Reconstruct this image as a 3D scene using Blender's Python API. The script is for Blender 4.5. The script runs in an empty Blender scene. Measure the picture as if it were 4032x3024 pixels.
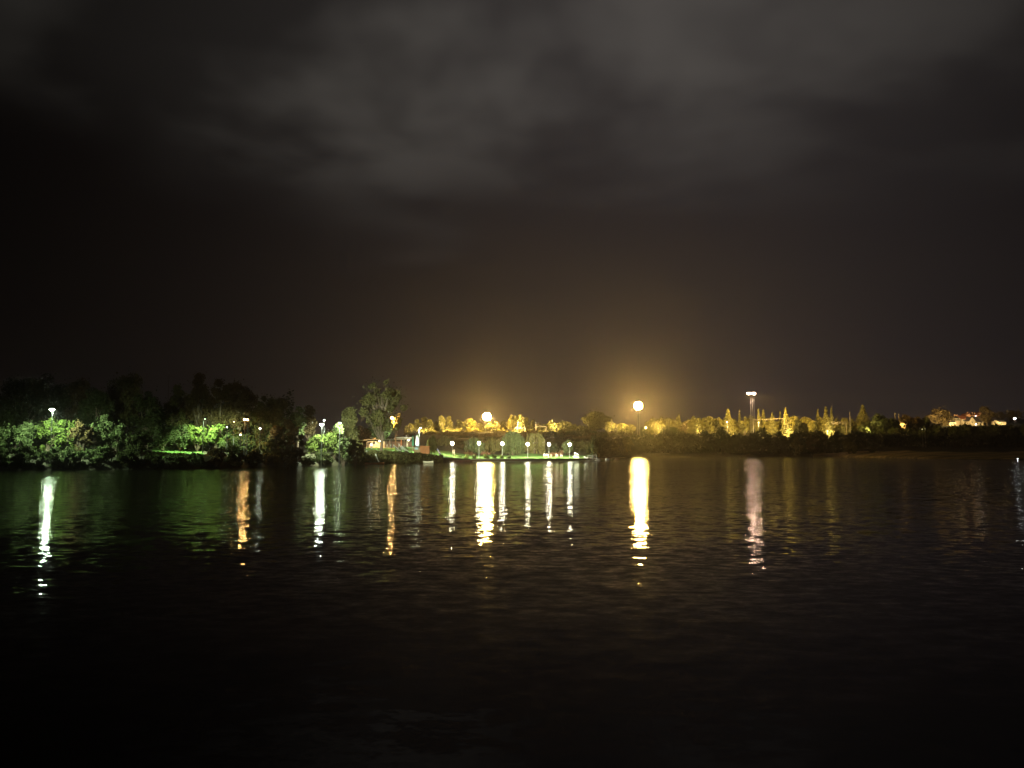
import bpy, math, random
import numpy as np
from mathutils import Vector, Matrix

# ------------------------------------------------------------------ camera
F, CX, CY, HOR = 3028.0, 2016.0, 1512.0, 1784.0      # focal length and horizon row, in photo pixels
PITCH = math.atan((HOR - CY) / F)
CAMZ = 2.0
sc = bpy.context.scene
cam = bpy.data.cameras.new('camera'); camo = bpy.data.objects.new('camera', cam)
sc.collection.objects.link(camo); sc.camera = camo
camo.location = (0, 0, CAMZ); camo.rotation_euler = (math.pi/2 + PITCH, 0, 0)
cam.sensor_width = 36.0; cam.lens = 36.0 * F / 4032.0
cam.clip_start = 0.1; cam.clip_end = 5000

# ------------------------------------------------------------------ night sky: cloud deck lit by the town below
w = bpy.data.worlds.new('World'); sc.world = w; w.use_nodes = True
def build_world():
    nt = w.node_tree; N = nt.nodes; L = nt.links
    N.clear()
    out = N.new('ShaderNodeOutputWorld'); bg = N.new('ShaderNodeBackground')
    L.new(bg.outputs[0], out.inputs[0])
    tc = N.new('ShaderNodeTexCoord'); sep = N.new('ShaderNodeSeparateXYZ'); L.new(tc.outputs['Generated'], sep.inputs[0])
    def M(op, a, b=None, c=None, clamp=False):
        n = N.new('ShaderNodeMath'); n.operation = op; n.use_clamp = clamp
        for i, x in enumerate((a, b, c)):
            if x is None: continue
            if isinstance(x, (int, float)): n.inputs[i].default_value = x
            else: L.new(x, n.inputs[i])
        return n.outputs[0]
    zz = M('ADD', M('MAXIMUM', sep.outputs[2], 0.0), 0.10)
    u = M('DIVIDE', sep.outputs[0], zz); v = M('DIVIDE', sep.outputs[1], zz)
    comb = N.new('ShaderNodeCombineXYZ'); L.new(u, comb.inputs[0]); L.new(v, comb.inputs[1])
    def noise(scale, det, rough, off, sx=1.0, dist=0.0):
        mp = N.new('ShaderNodeMapping'); L.new(comb.outputs[0], mp.inputs[0])
        mp.inputs['Location'].default_value = off; mp.inputs['Scale'].default_value = (sx, 1, 1)
        mp.inputs['Rotation'].default_value = (0, 0, 0.35)
        n = N.new('ShaderNodeTexNoise'); L.new(mp.outputs[0], n.inputs['Vector'])
        n.inputs['Scale'].default_value = scale; n.inputs['Detail'].default_value = det
        n.inputs['Roughness'].default_value = rough; n.inputs['Distortion'].default_value = dist
        return n.outputs['Fac']
    n1 = noise(0.55, 3, 0.5, (3.1, 7.7, 0), 0.75, 0.3)
    n2 = noise(1.35, 4, 0.5, (6.2, 1.4, 0), 1.0, 0.15)
    # cloud bank overhead (elevation above about 20 degrees), with a ragged lower edge
    edge = M('ADD', sep.outputs[2], M('MULTIPLY', M('SUBTRACT', n1, 0.5), 0.34))
    mr = N.new('ShaderNodeMapRange'); mr.interpolation_type = 'SMOOTHSTEP'; L.new(edge, mr.inputs[0])
    mr.inputs[1].default_value = 0.27; mr.inputs[2].default_value = 0.44
    deck = mr.outputs[0]
    mr2 = N.new('ShaderNodeMapRange'); mr2.interpolation_type = 'SMOOTHSTEP'; L.new(n2, mr2.inputs[0])
    mr2.inputs[1].default_value = 0.37; mr2.inputs[2].default_value = 0.62
    mr2.inputs[3].default_value = 0.26; mr2.inputs[4].default_value = 1.25
    bright = M('MULTIPLY', deck, mr2.outputs[0])
    # the town lies ahead and slightly to the side: the sky falls off away from it
    az = M('ARCTAN2', sep.outputs[0], sep.outputs[1])
    def bell(centre, width):
        d = M('DIVIDE', M('SUBTRACT', az, centre), width)
        return M('POWER', math.e, M('MULTIPLY', M('MULTIPLY', d, d), -1.0))
    fall = M('ADD', M('MULTIPLY', bell(0.02, 0.56), 0.95), 0.05)
    fall_low = M('ADD', M('MULTIPLY', bell(0.20, 0.46), 0.95), 0.03)
    glow = M('POWER', math.e, M('MULTIPLY', M('ABSOLUTE', sep.outputs[2]), -9.0))
    def rgb(c, f):
        n = N.new('ShaderNodeVectorMath'); n.operation = 'SCALE'; n.inputs[0].default_value = c
        L.new(f, n.inputs['Scale']); return n.outputs[0]
    def add(a, b):
        n = N.new('ShaderNodeVectorMath'); n.operation = 'ADD'; L.new(a, n.inputs[0]); L.new(b, n.inputs[1]); return n.outputs[0]
    col = add(add(rgb(SKY_DECK, M('MULTIPLY', bright, fall)), rgb(SKY_GAP, fall_low)), rgb(SKY_GLOW, M('MULTIPLY', glow, fall_low)))
    L.new(col, bg.inputs['Color']); bg.inputs['Strength'].default_value = 1.0
SKY_DECK = (0.046, 0.0425, 0.037)
SKY_GAP = (0.0178, 0.0152, 0.0162)
SKY_GLOW = (0.020, 0.014, 0.013)
build_world()
sc.view_settings.view_transform = 'Standard'; sc.view_settings.look = 'None'
sc.view_settings.exposure = 0.0; sc.view_settings.gamma = 1.0; sc.view_settings.use_curve_mapping = False
cy = sc.cycles
cy.max_bounces = 4; cy.diffuse_bounces = 1; cy.glossy_bounces = 3; cy.transmission_bounces = 2
cy.volume_bounces = 0; cy.transparent_max_bounces = 4
cy.sample_clamp_indirect = 8.0; cy.sample_clamp_direct = 0.0
cy.caustics_reflective = False; cy.caustics_refractive = False
cy.use_denoising = True
cy.use_adaptive_sampling = True; cy.adaptive_threshold = 0.01
try: cy.use_light_tree = True
except Exception: pass

# ------------------------------------------------------------------ helpers
COL = sc.collection
rnd = random.Random(7)
def at(px, py, Y):
    u = (px - CX) / F; v = (CY - py) / F
    f = math.cos(PITCH) - v * math.sin(PITCH); z = math.sin(PITCH) + v * math.cos(PITCH)
    s = Y / f
    return Vector((u * s, Y, CAMZ + z * s))
def gx(px, Y): return (px - CX) / F * Y / 1.004
def gpx(X, Y): return CX + F * X / Y * 1.004
def tag(o, label=None, cat=None, group=None, kind=None):
    if label: o['label'] = label
    if cat: o['category'] = cat
    if group: o['group'] = group
    if kind: o['kind'] = kind
    return o
def empty(name, loc, label=None, cat=None, group=None, rz=0.0):
    o = bpy.data.objects.new(name, None); COL.objects.link(o); o.location = loc
    o.rotation_euler = (0, 0, rz); o.empty_display_size = 0.3
    return tag(o, label, cat, group)
def copy_tree(root, loc, label, group=None, rz=None):
    r = root.copy(); COL.objects.link(r); r.location = loc; r['label'] = label
    if group: r['group'] = group
    if rz is not None: r.rotation_euler = (0, 0, rz)
    for ch in list(root.children):
        c = ch.copy(); COL.objects.link(c); c.parent = r
        for g in list(ch.children):
            d = g.copy(); COL.objects.link(d); d.parent = c
    return r

def mat(name, col, rough=0.7, metal=0.0, var=0.0, scale=3.0, col2=None, bump=0.0, spec=0.3, stretch=None):
    m = bpy.data.materials.new(name); m.use_nodes = True
    nt = m.node_tree; b = nt.nodes['Principled BSDF']
    b.inputs['Roughness'].default_value = rough; b.inputs['Metallic'].default_value = metal
    b.inputs['Specular IOR Level'].default_value = spec
    tc = nt.nodes.new('ShaderNodeTexCoord'); mp = nt.nodes.new('ShaderNodeMapping'); nt.links.new(tc.outputs['Object'], mp.inputs[0])
    if stretch: mp.inputs['Scale'].default_value = stretch
    n = nt.nodes.new('ShaderNodeTexNoise'); n.inputs['Scale'].default_value = scale; n.inputs['Detail'].default_value = 5
    nt.links.new(mp.outputs[0], n.inputs['Vector'])
    c2 = col2 or tuple(max(0, c * (1 - var)) for c in col)
    r = nt.nodes.new('ShaderNodeValToRGB'); r.color_ramp.elements[0].position = 0.35; r.color_ramp.elements[1].position = 0.65
    r.color_ramp.elements[0].color = (*c2, 1); r.color_ramp.elements[1].color = (*col, 1)
    nt.links.new(n.outputs['Fac'], r.inputs[0]); nt.links.new(r.outputs[0], b.inputs['Base Color'])
    if bump:
        bp = nt.nodes.new('ShaderNodeBump'); bp.inputs['Strength'].default_value = bump
        nt.links.new(n.outputs['Fac'], bp.inputs['Height']); nt.links.new(bp.outputs[0], b.inputs['Normal'])
    return m
def emat(name, col, strength):
    m = bpy.data.materials.new(name); m.use_nodes = True
    b = m.node_tree.nodes['Principled BSDF']; b.inputs['Base Color'].default_value = (0.8, 0.8, 0.8, 1)
    b.inputs['Emission Color'].default_value = (*col, 1); b.inputs['Emission Strength'].default_value = strength
    return m
def leafmat(name, col, col2, transl=0.4, scale=0.6):
    m = bpy.data.materials.new(name); m.use_nodes = True
    nt = m.node_tree; nt.nodes.clear()
    out = nt.nodes.new('ShaderNodeOutputMaterial')
    df = nt.nodes.new('ShaderNodeBsdfDiffuse'); tr = nt.nodes.new('ShaderNodeBsdfTranslucent')
    mx = nt.nodes.new('ShaderNodeMixShader'); mx.inputs[0].default_value = transl
    at_ = nt.nodes.new('ShaderNodeAttribute'); at_.attribute_name = 'tone'
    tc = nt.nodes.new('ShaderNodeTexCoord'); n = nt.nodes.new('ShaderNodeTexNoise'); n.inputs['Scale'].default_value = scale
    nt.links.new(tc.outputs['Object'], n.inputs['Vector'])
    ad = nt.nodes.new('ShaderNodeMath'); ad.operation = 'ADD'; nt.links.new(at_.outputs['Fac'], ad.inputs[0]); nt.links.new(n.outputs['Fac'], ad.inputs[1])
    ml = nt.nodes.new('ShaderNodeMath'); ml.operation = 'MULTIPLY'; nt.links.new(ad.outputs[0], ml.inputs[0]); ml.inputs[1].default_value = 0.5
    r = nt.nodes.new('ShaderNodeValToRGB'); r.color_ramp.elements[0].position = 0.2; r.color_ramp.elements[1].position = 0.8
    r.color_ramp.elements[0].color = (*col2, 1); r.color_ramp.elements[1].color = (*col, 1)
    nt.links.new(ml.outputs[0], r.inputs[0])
    nt.links.new(r.outputs[0], df.inputs[0]); nt.links.new(r.outputs[0], tr.inputs[0])
    nt.links.new(df.outputs[0], mx.inputs[1]); nt.links.new(tr.outputs[0], mx.inputs[2]); nt.links.new(mx.outputs[0], out.inputs[0])
    return m

class MB:
    def __init__(s): s.v = []; s.f = []
    def box(s, c, size, rz=0.0, taper=1.0, ry=0.0):
        c = Vector(c); hx, hy, hz = [q / 2 for q in size]; b = len(s.v)
        R = Matrix.Rotation(rz, 3, 'Z') @ Matrix.Rotation(ry, 3, 'Y')
        for z, t in ((-hz, 1.0), (hz, taper)):
            for x, y in ((-hx, -hy), (hx, -hy), (hx, hy), (-hx, hy)): s.v.append(c + R @ Vector((x * t, y * t, z)))
        for q in ((3, 2, 1, 0), (4, 5, 6, 7), (0, 1, 5, 4), (1, 2, 6, 5), (2, 3, 7, 6), (3, 0, 4, 7)): s.f.append([b + i for i in q])
        return s
    def tube(s, p, q, r0, r1=None, n=6):
        p = Vector(p); q = Vector(q); r1 = r0 if r1 is None else r1
        d = (q - p); d = d.normalized() if d.length > 1e-6 else Vector((0, 0, 1))
        a = d.orthogonal().normalized(); e = d.cross(a); b = len(s.v)
        for o, r in ((p, r0), (q, r1)):
            for i in range(n):
                t = 2 * math.pi * i / n; s.v.append(o + a * (r * math.cos(t)) + e * (r * math.sin(t)))
        for i in range(n):
            j = (i + 1) % n; s.f.append([b + i, b + j, b + n + j, b + n + i])
        s.f.append([b + i for i in range(n)][::-1]); s.f.append([b + n + i for i in range(n)])
        return s
    def lathe(s, c, prof, n=12):
        c = Vector(c); b = len(s.v)
        for r, z in prof:
            for i in range(n):
                t = 2 * math.pi * i / n; s.v.append(c + Vector((r * math.cos(t), r * math.sin(t), z)))
        for k in range(len(prof) - 1):
            for i in range(n):
                j = (i + 1) % n; s.f.append([b + k*n + i, b + k*n + j, b + (k+1)*n + j, b + (k+1)*n + i])
        s.f.append([b + i for i in range(n)][::-1]); s.f.append([b + (len(prof)-1)*n + i for i in range(n)])
        return s
    def sphere(s, c, r, n=10, m=6, sq=1.0):
        return s.lathe(c, [(max(0.001, r * math.sin(math.pi * k / m)), -r * sq * math.cos(math.pi * k / m)) for k in range(m + 1)], n)
    def prism(s, pts, d):
        """pts: polygon; extruded along vector d"""
        d = Vector(d); b = len(s.v); n = len(pts)
        s.v += [Vector(p) for p in pts] + [Vector(p) + d for p in pts]
        s.f.append([b + i for i in range(n)]); s.f.append([b + n + i for i in range(n)][::-1])
        for i in range(n):
            j = (i + 1) % n; s.f.append([b + j, b + i, b + n + i, b + n + j])
        return s
    def build(s, name, m, parent=None, smooth=False, origin=None):
        me = bpy.data.meshes.new(name)
        o = origin if origin is not None else Vector((0, 0, 0))
        if parent is not None:
            o = Vector(parent.location)
            if parent.parent is not None: o = o + Vector(parent.parent.location)
        me.from_pydata([tuple(Vector(p) - o) for p in s.v], [], s.f); me.update()
        if smooth:
            for p in me.polygons: p.use_smooth = True
        me.materials.append(m)
        ob = bpy.data.objects.new(name, me); COL.objects.link(ob)
        if parent is not None: ob.parent = parent
        elif origin is not None: ob.location = origin
        return ob

# ------------------------------------------------------------------ materials
M_ = dict(
    grass = mat('lawn_grass', (0.085, 0.17, 0.035), 0.9, col2=(0.05, 0.105, 0.02), scale=1.2, bump=0.6, spec=0.1),
    weather = mat('weathered_post', (0.13, 0.11, 0.08), 0.8, 0.0, 0.4, 4),
    soil = mat('bank_soil', (0.04, 0.037, 0.02), 0.95, col2=(0.018, 0.02, 0.009), scale=0.35, bump=0.8, spec=0.1),
    sand = mat('beach_sand', (0.42, 0.31, 0.17), 0.95, col2=(0.05, 0.045, 0.02), scale=0.10, bump=0.7, spec=0.1, stretch=(1, 2.5, 3)),
    bark = mat('bark', (0.10, 0.075, 0.05), 0.9, var=0.5, scale=8, bump=0.5, spec=0.1),
    steel = mat('galvanised_steel', (0.45, 0.45, 0.43), 0.5, 0.5, 0.3, 6),
    pole = mat('painted_pole', (0.38, 0.40, 0.36), 0.5, 0.0, 0.3, 9),
    dark = mat('dark_metal', (0.05, 0.05, 0.05), 0.5, 0.3, 0.4, 9),
    white = mat('white_paint', (0.40, 0.41, 0.35), 0.55, 0.0, 0.18, 7),
    cream = mat('cream_timber', (0.30, 0.26, 0.17), 0.7, 0.0, 0.3, 5, stretch=(1, 1, 6)),
    grey = mat('grey_render', (0.30, 0.30, 0.26), 0.85, 0.0, 0.25, 2),
    beige = mat('beige_render', (0.42, 0.37, 0.25), 0.85, 0.0, 0.2, 2),
    roof = mat('grey_roof_felt', (0.13, 0.14, 0.12), 0.85, 0.0, 0.3, 2),
    brown = mat('brown_board', (0.17, 0.10, 0.055), 0.8, 0.0, 0.45, 4, stretch=(1, 1, 8), bump=0.3),
    tan = mat('tan_door_board', (0.28, 0.19, 0.09), 0.75, 0.0, 0.3, 4, stretch=(8, 1, 1)),
    orange = mat('orange_brown_board', (0.42, 0.15, 0.045), 0.75, 0.0, 0.45, 3, stretch=(1, 1, 7), bump=0.3),
    darkred = mat('dark_red_boards', (0.10, 0.035, 0.025), 0.7, 0.0, 0.4, 3),
    bluegrey = mat('blue_grey_sign', (0.25, 0.36, 0.38), 0.5, 0.0, 0.1, 4),
    green = mat('green_canvas', (0.03, 0.22, 0.12), 0.8, 0.0, 0.3, 6),
    canvas = mat('white_canvas', (0.75, 0.76, 0.68), 0.8, 0.0, 0.15, 6),
    bluecan = mat('grey_blue_canvas', (0.22, 0.27, 0.36), 0.8, 0.0, 0.3, 10),
    navy = mat('navy_paint', (0.02, 0.035, 0.07), 0.4, 0.0, 0.3, 4),
    concrete = mat('quay_concrete', (0.42, 0.38, 0.29), 0.85, 0.0, 0.3, 1.5),
    redroof = mat('red_roof_tiles', (0.42, 0.12, 0.05), 0.8, 0.0, 0.3, 3, stretch=(1, 1, 4)),
    slate = mat('slate_roof', (0.085, 0.07, 0.07), 0.7, 0.0, 0.3, 2, stretch=(1, 1, 4)),
    wallwarm = mat('cream_house_render', (0.50, 0.42, 0.27), 0.85, 0.0, 0.12, 1),
    glass = mat('dark_window_glass', (0.02, 0.022, 0.025), 0.1, 0.0, 0.1, 3, spec=0.6),
    brick = mat('brick_chimney', (0.38, 0.22, 0.13), 0.85, 0.0, 0.3, 4),
)
LF = dict(
    green = leafmat('leaf_green', (0.10, 0.125, 0.05), (0.03, 0.045, 0.014)),
    lime = leafmat('leaf_lime', (0.10, 0.13, 0.03), (0.035, 0.055, 0.012)),
    olive = leafmat('leaf_olive', (0.09, 0.085, 0.03), (0.035, 0.035, 0.012)),
    brown = leafmat('leaf_autumn', (0.10, 0.072, 0.03), (0.04, 0.031, 0.014)),
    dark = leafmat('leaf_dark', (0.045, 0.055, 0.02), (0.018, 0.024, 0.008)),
    gold = leafmat('leaf_pale', (0.13, 0.12, 0.04), (0.055, 0.055, 0.018)),
    conifer = leafmat('needles', (0.10, 0.095, 0.035), (0.04, 0.04, 0.015), 0.2),
    russet = leafmat('leaf_russet', (0.13, 0.075, 0.035), (0.07, 0.04, 0.02)),
)

# ------------------------------------------------------------------ terrain
PROF = {
 -1500: ((80,-.4),(83,1.5),(110,2.6),(160,3.5),(300,5),(900,12)),
 0:     ((88,-.4),(91,1.5),(115,2.8),(165,3.5),(300,5),(900,14)),
 600:   ((97,-.4),(100,1.4),(125,2.8),(180,4),(300,6),(900,14)),
 1100:  ((112,-.4),(115,1.4),(140,2.6),(190,4),(300,6),(900,14)),
 1430:  ((135,-.4),(138.5,2.1),(150,2.6),(215,3.5),(300,7),(900,14)),
 1600:  ((150,-.4),(153,1.8),(165,2.2),(215,3.5),(300,9),(900,16)),
 1740:  ((164,-.4),(166.5,1.0),(180,1.4),(215,2.7),(310,10),(900,16)),
 1850:  ((178,-.4),(178.4,.62),(200,.9),(232,1.5),(315,10.5),(900,16)),
 2310:  ((203,-.4),(203.4,.62),(212,.8),(232,1.3),(330,10.5),(900,16)),
 2420:  ((300,-.4),(303,.8),(310,2),(330,5),(360,10.5),(900,18)),
 2500:  ((393,-.4),(396,1),(402,2.5),(415,7),(430,10),(900,22)),
 3150:  ((398,-.4),(401,1),(410,3),(425,8),(440,11),(900,30)),
 3300:  ((385,-.4),(389,.8),(410,3.2),(425,7),(440,11),(900,34)),
 3650:  ((262,-.4),(266,.4),(340,2.6),(410,5),(450,15),(900,38)),
 4100:  ((226,-.4),(230,.4),(340,2.5),(410,5),(450,16),(900,42)),
 5600:  ((226,-.4),(230,.4),(340,2.5),(410,5),(450,16),(900,42)),
}
PK = sorted(PROF)
def profile(px):
    px = min(max(px, PK[0]), PK[-1])
    for a, b in zip(PK, PK[1:]):
        if px <= b:
            t = (px - a) / (b - a)
            return [((1-t)*p[0] + t*q[0], (1-t)*p[1] + t*q[1]) for p, q in zip(PROF[a], PROF[b])]
def ground(X, Y):
    P = profile(gpx(X, Y))
    if Y <= P[0][0]: return P[0][1]
    for (a, za), (b, zb) in zip(P, P[1:]):
        if Y <= b: return za + (zb - za) * (Y - a) / (b - a)
    return P[-1][1]
def shore(px): return profile(px)[0][0]
def build_terrain():
    cols = list(range(-1500, 5601, 20)); sub = (1, 8, 10, 12, 18)
    rows = None; V = []
    rr = random.Random(3)
    for px in cols:
        P = profile(px); r = []
        for k in range(5):
            for j in range(sub[k]):
                t = j / sub[k]; r.append((P[k][0]*(1-t) + P[k+1][0]*t, P[k][1]*(1-t) + P[k+1][1]*t, k))
        r.append((P[5][0], P[5][1], 4)); rows = len(r)
        for i, (Y, z, k) in enumerate(r):
            n = 0.0
            if k >= 1: n = (math.sin(px * .013 + i * 1.3) + math.sin(px * .041 - i * 2.1)) * (0.05 if 1430 < px < 2320 and k < 3 else 0.22)
            if 0 < i: V.append((gx(px, Y), Y, z + n * (0.3 if k == 1 else 1.0)))
            else: V.append((gx(px, Y), Y, z))
    cls = {'lawn': [], 'hillside': [], 'beach': []}
    # row index -> knot
    kk = []
    for k in range(5): kk += [k] * sub[k]
    for c in range(len(cols) - 1):
        for i in range(rows - 1):
            a = c * rows + i; q = (a, a + rows, a + rows + 1, a + 1); px = cols[c]; k = kk[i]
            if (1430 <= px < 2330 and 1 <= k <= 2) or (600 <= px < 800 and k == 1): cls['lawn'].append(q)
            elif 3200 <= px and k <= 1: cls['beach'].append(q)
            else: cls['hillside'].append(q)
    for nm, m in (('lawn', 'grass'), ('hillside', 'soil'), ('beach', 'sand')):
        used = sorted({i for q in cls[nm] for i in q}); ix = {u: n for n, u in enumerate(used)}
        mb = MB(); mb.v = [Vector(V[u]) for u in used]; mb.f = [[ix[i] for i in q] for q in cls[nm]]
        o = mb.build(nm, M_[m], smooth=True); tag(o, kind='structure')
build_terrain()

# ------------------------------------------------------------------ water
def build_water():
    m = bpy.data.materials.new('lake_water'); m.use_nodes = True
    nt = m.node_tree; N = nt.nodes; L = nt.links; b = N['Principled BSDF']
    b.inputs['Base Color'].default_value = (0.0015, 0.0014, 0.0008, 1); b.inputs['Roughness'].default_value = 0.045
    b.inputs['IOR'].default_value = 1.26
    tc = N.new('ShaderNodeNewGeometry')
    def noise(scale, sx, sy, det, off=(0, 0, 0), rough=0.5):
        mp = N.new('ShaderNodeMapping'); L.new(tc.outputs['Position'], mp.inputs[0]); mp.inputs['Scale'].default_value = (sx, sy, 1)
        mp.inputs['Location'].default_value = off
        n = N.new('ShaderNodeTexNoise'); L.new(mp.outputs[0], n.inputs['Vector']); n.inputs['Scale'].default_value = scale
        n.inputs['Detail'].default_value = det; n.inputs['Roughness'].default_value = rough
        return n
    def vm(op, a, bb=None, s=None):
        n = N.new('ShaderNodeVectorMath'); n.operation = op
        for i, x in enumerate((a, bb)):
            if x is None: continue
            if isinstance(x, tuple): n.inputs[i].default_value = x
            else: L.new(x, n.inputs[i])
        if s is not None:
            if isinstance(s, (int, float)): n.inputs['Scale'].default_value = s
            else: L.new(s, n.inputs['Scale'])
        return n.outputs[0]
    def slopes(n, ax, ay): return vm('MULTIPLY', vm('SUBTRACT', n.outputs['Color'], (0.5, 0.5, 0.5)), (ax, ay, 0.0))
    a = slopes(noise(5.0, 0.6, 1.0, 2), WAVE * 1.0, WAVE * 1.0)
    c = slopes(noise(1.1, 0.5, 1.0, 2, (9, 4, 0)), WAVE * 0.28, WAVE * 0.28)
    f = slopes(noise(19.0, 0.8, 1.0, 1, (2, 8, 0)), WAVE * 0.4, WAVE * 0.4)
    tot = vm('ADD', vm('ADD', a, c), f)
    g = noise(0.03, 0.35, 1.0, 3, (5, 2, 0))       # calmer and rougher patches
    mr = N.new('ShaderNodeMapRange'); L.new(g.outputs['Fac'], mr.inputs[0]); mr.inputs[1].default_value = 0.35; mr.inputs[2].default_value = 0.65
    mr.inputs[3].default_value = 0.75; mr.inputs[4].default_value = 1.2
    sp = N.new('ShaderNodeSeparateXYZ'); L.new(tc.outputs['Position'], sp.inputs[0])   # sheltered by this shore, rougher further out
    my = N.new('ShaderNodeMapRange'); L.new(sp.outputs[1], my.inputs[0]); my.inputs[1].default_value = 8; my.inputs[2].default_value = 85
    my.inputs[3].default_value = 0.72; my.inputs[4].default_value = 3.3
    mm = N.new('ShaderNodeMath'); mm.operation = 'MULTIPLY'; L.new(my.outputs[0], mm.inputs[0]); L.new(mr.outputs[0], mm.inputs[1])
    tot = vm('SCALE', tot, s=mm.outputs[0])
    nn = vm('NORMALIZE', vm('ADD', tot, (0, 0, 1)))
    L.new(nn, b.inputs['Normal'])
    mb = MB(); mb.v = [Vector(p) for p in ((-900, -60, 0), (1200, -60, 0), (1200, 1000, 0), (-900, 1000, 0))]; mb.f = [[0, 1, 2, 3]]
    tag(mb.build('water', m), kind='structure')
WAVE = 0.19
build_water()

# ------------------------------------------------------------------ foliage
def leaves(name, P, size, m, parent, rng, aspect=1.0, hang=0.0, tone=None):
    """many small leaf-clump faces as one mesh; P: (n,3) world points"""
    n = len(P); o = np.array(parent.location) if parent is not None else np.zeros(3)
    P = P - o
    d = rng.normal(size=(n, 3)); 
    if hang > 0: d[:, 2] = -np.abs(d[:, 2]) - hang; 
    d /= np.linalg.norm(d, axis=1, keepdims=True)
    e = rng.normal(size=(n, 3)); e -= (e * d).sum(1, keepdims=True) * d; e /= np.linalg.norm(e, axis=1, keepdims=True)
    nn = np.cross(d, e)
    s = size * rng.uniform(0.55, 1.25, size=(n, 1)); a = d * s * aspect; b = e * s * 0.62; k = nn * s * 0.18
    V = np.stack([P - a, P + b * 0.9 - a * 0.15 + k, P + a, P - b * 0.9 + a * 0.1 + k], axis=1).reshape(-1, 3)
    me = bpy.data.meshes.new(name); me.vertices.add(4 * n); me.vertices.foreach_set('co', V.astype(np.float32).ravel())
    me.loops.add(4 * n); me.loops.foreach_set('vertex_index', np.arange(4 * n, dtype=np.int32))
    me.polygons.add(n); me.polygons.foreach_set('loop_start', np.arange(0, 4 * n, 4, dtype=np.int32))
    me.update(calc_edges=True)
    t = tone if tone is not None else np.zeros(n)
    t = np.clip(t + rng.uniform(0, 1, n), 0, 1)
    at_ = me.attributes.new('tone', 'FLOAT', 'FACE'); at_.data.foreach_set('value', t.astype(np.float32))
    me.materials.append(m); ob = bpy.data.objects.new(name, me); COL.objects.link(ob)
    if parent is not None: ob.parent = parent
    return ob
def inball(rng, n):
    d = rng.normal(size=(n, 3)); d /= np.linalg.norm(d, axis=1, keepdims=True)
    return d * rng.uniform(0, 1, (n, 1)) ** (1/3)
TREES = []
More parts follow.
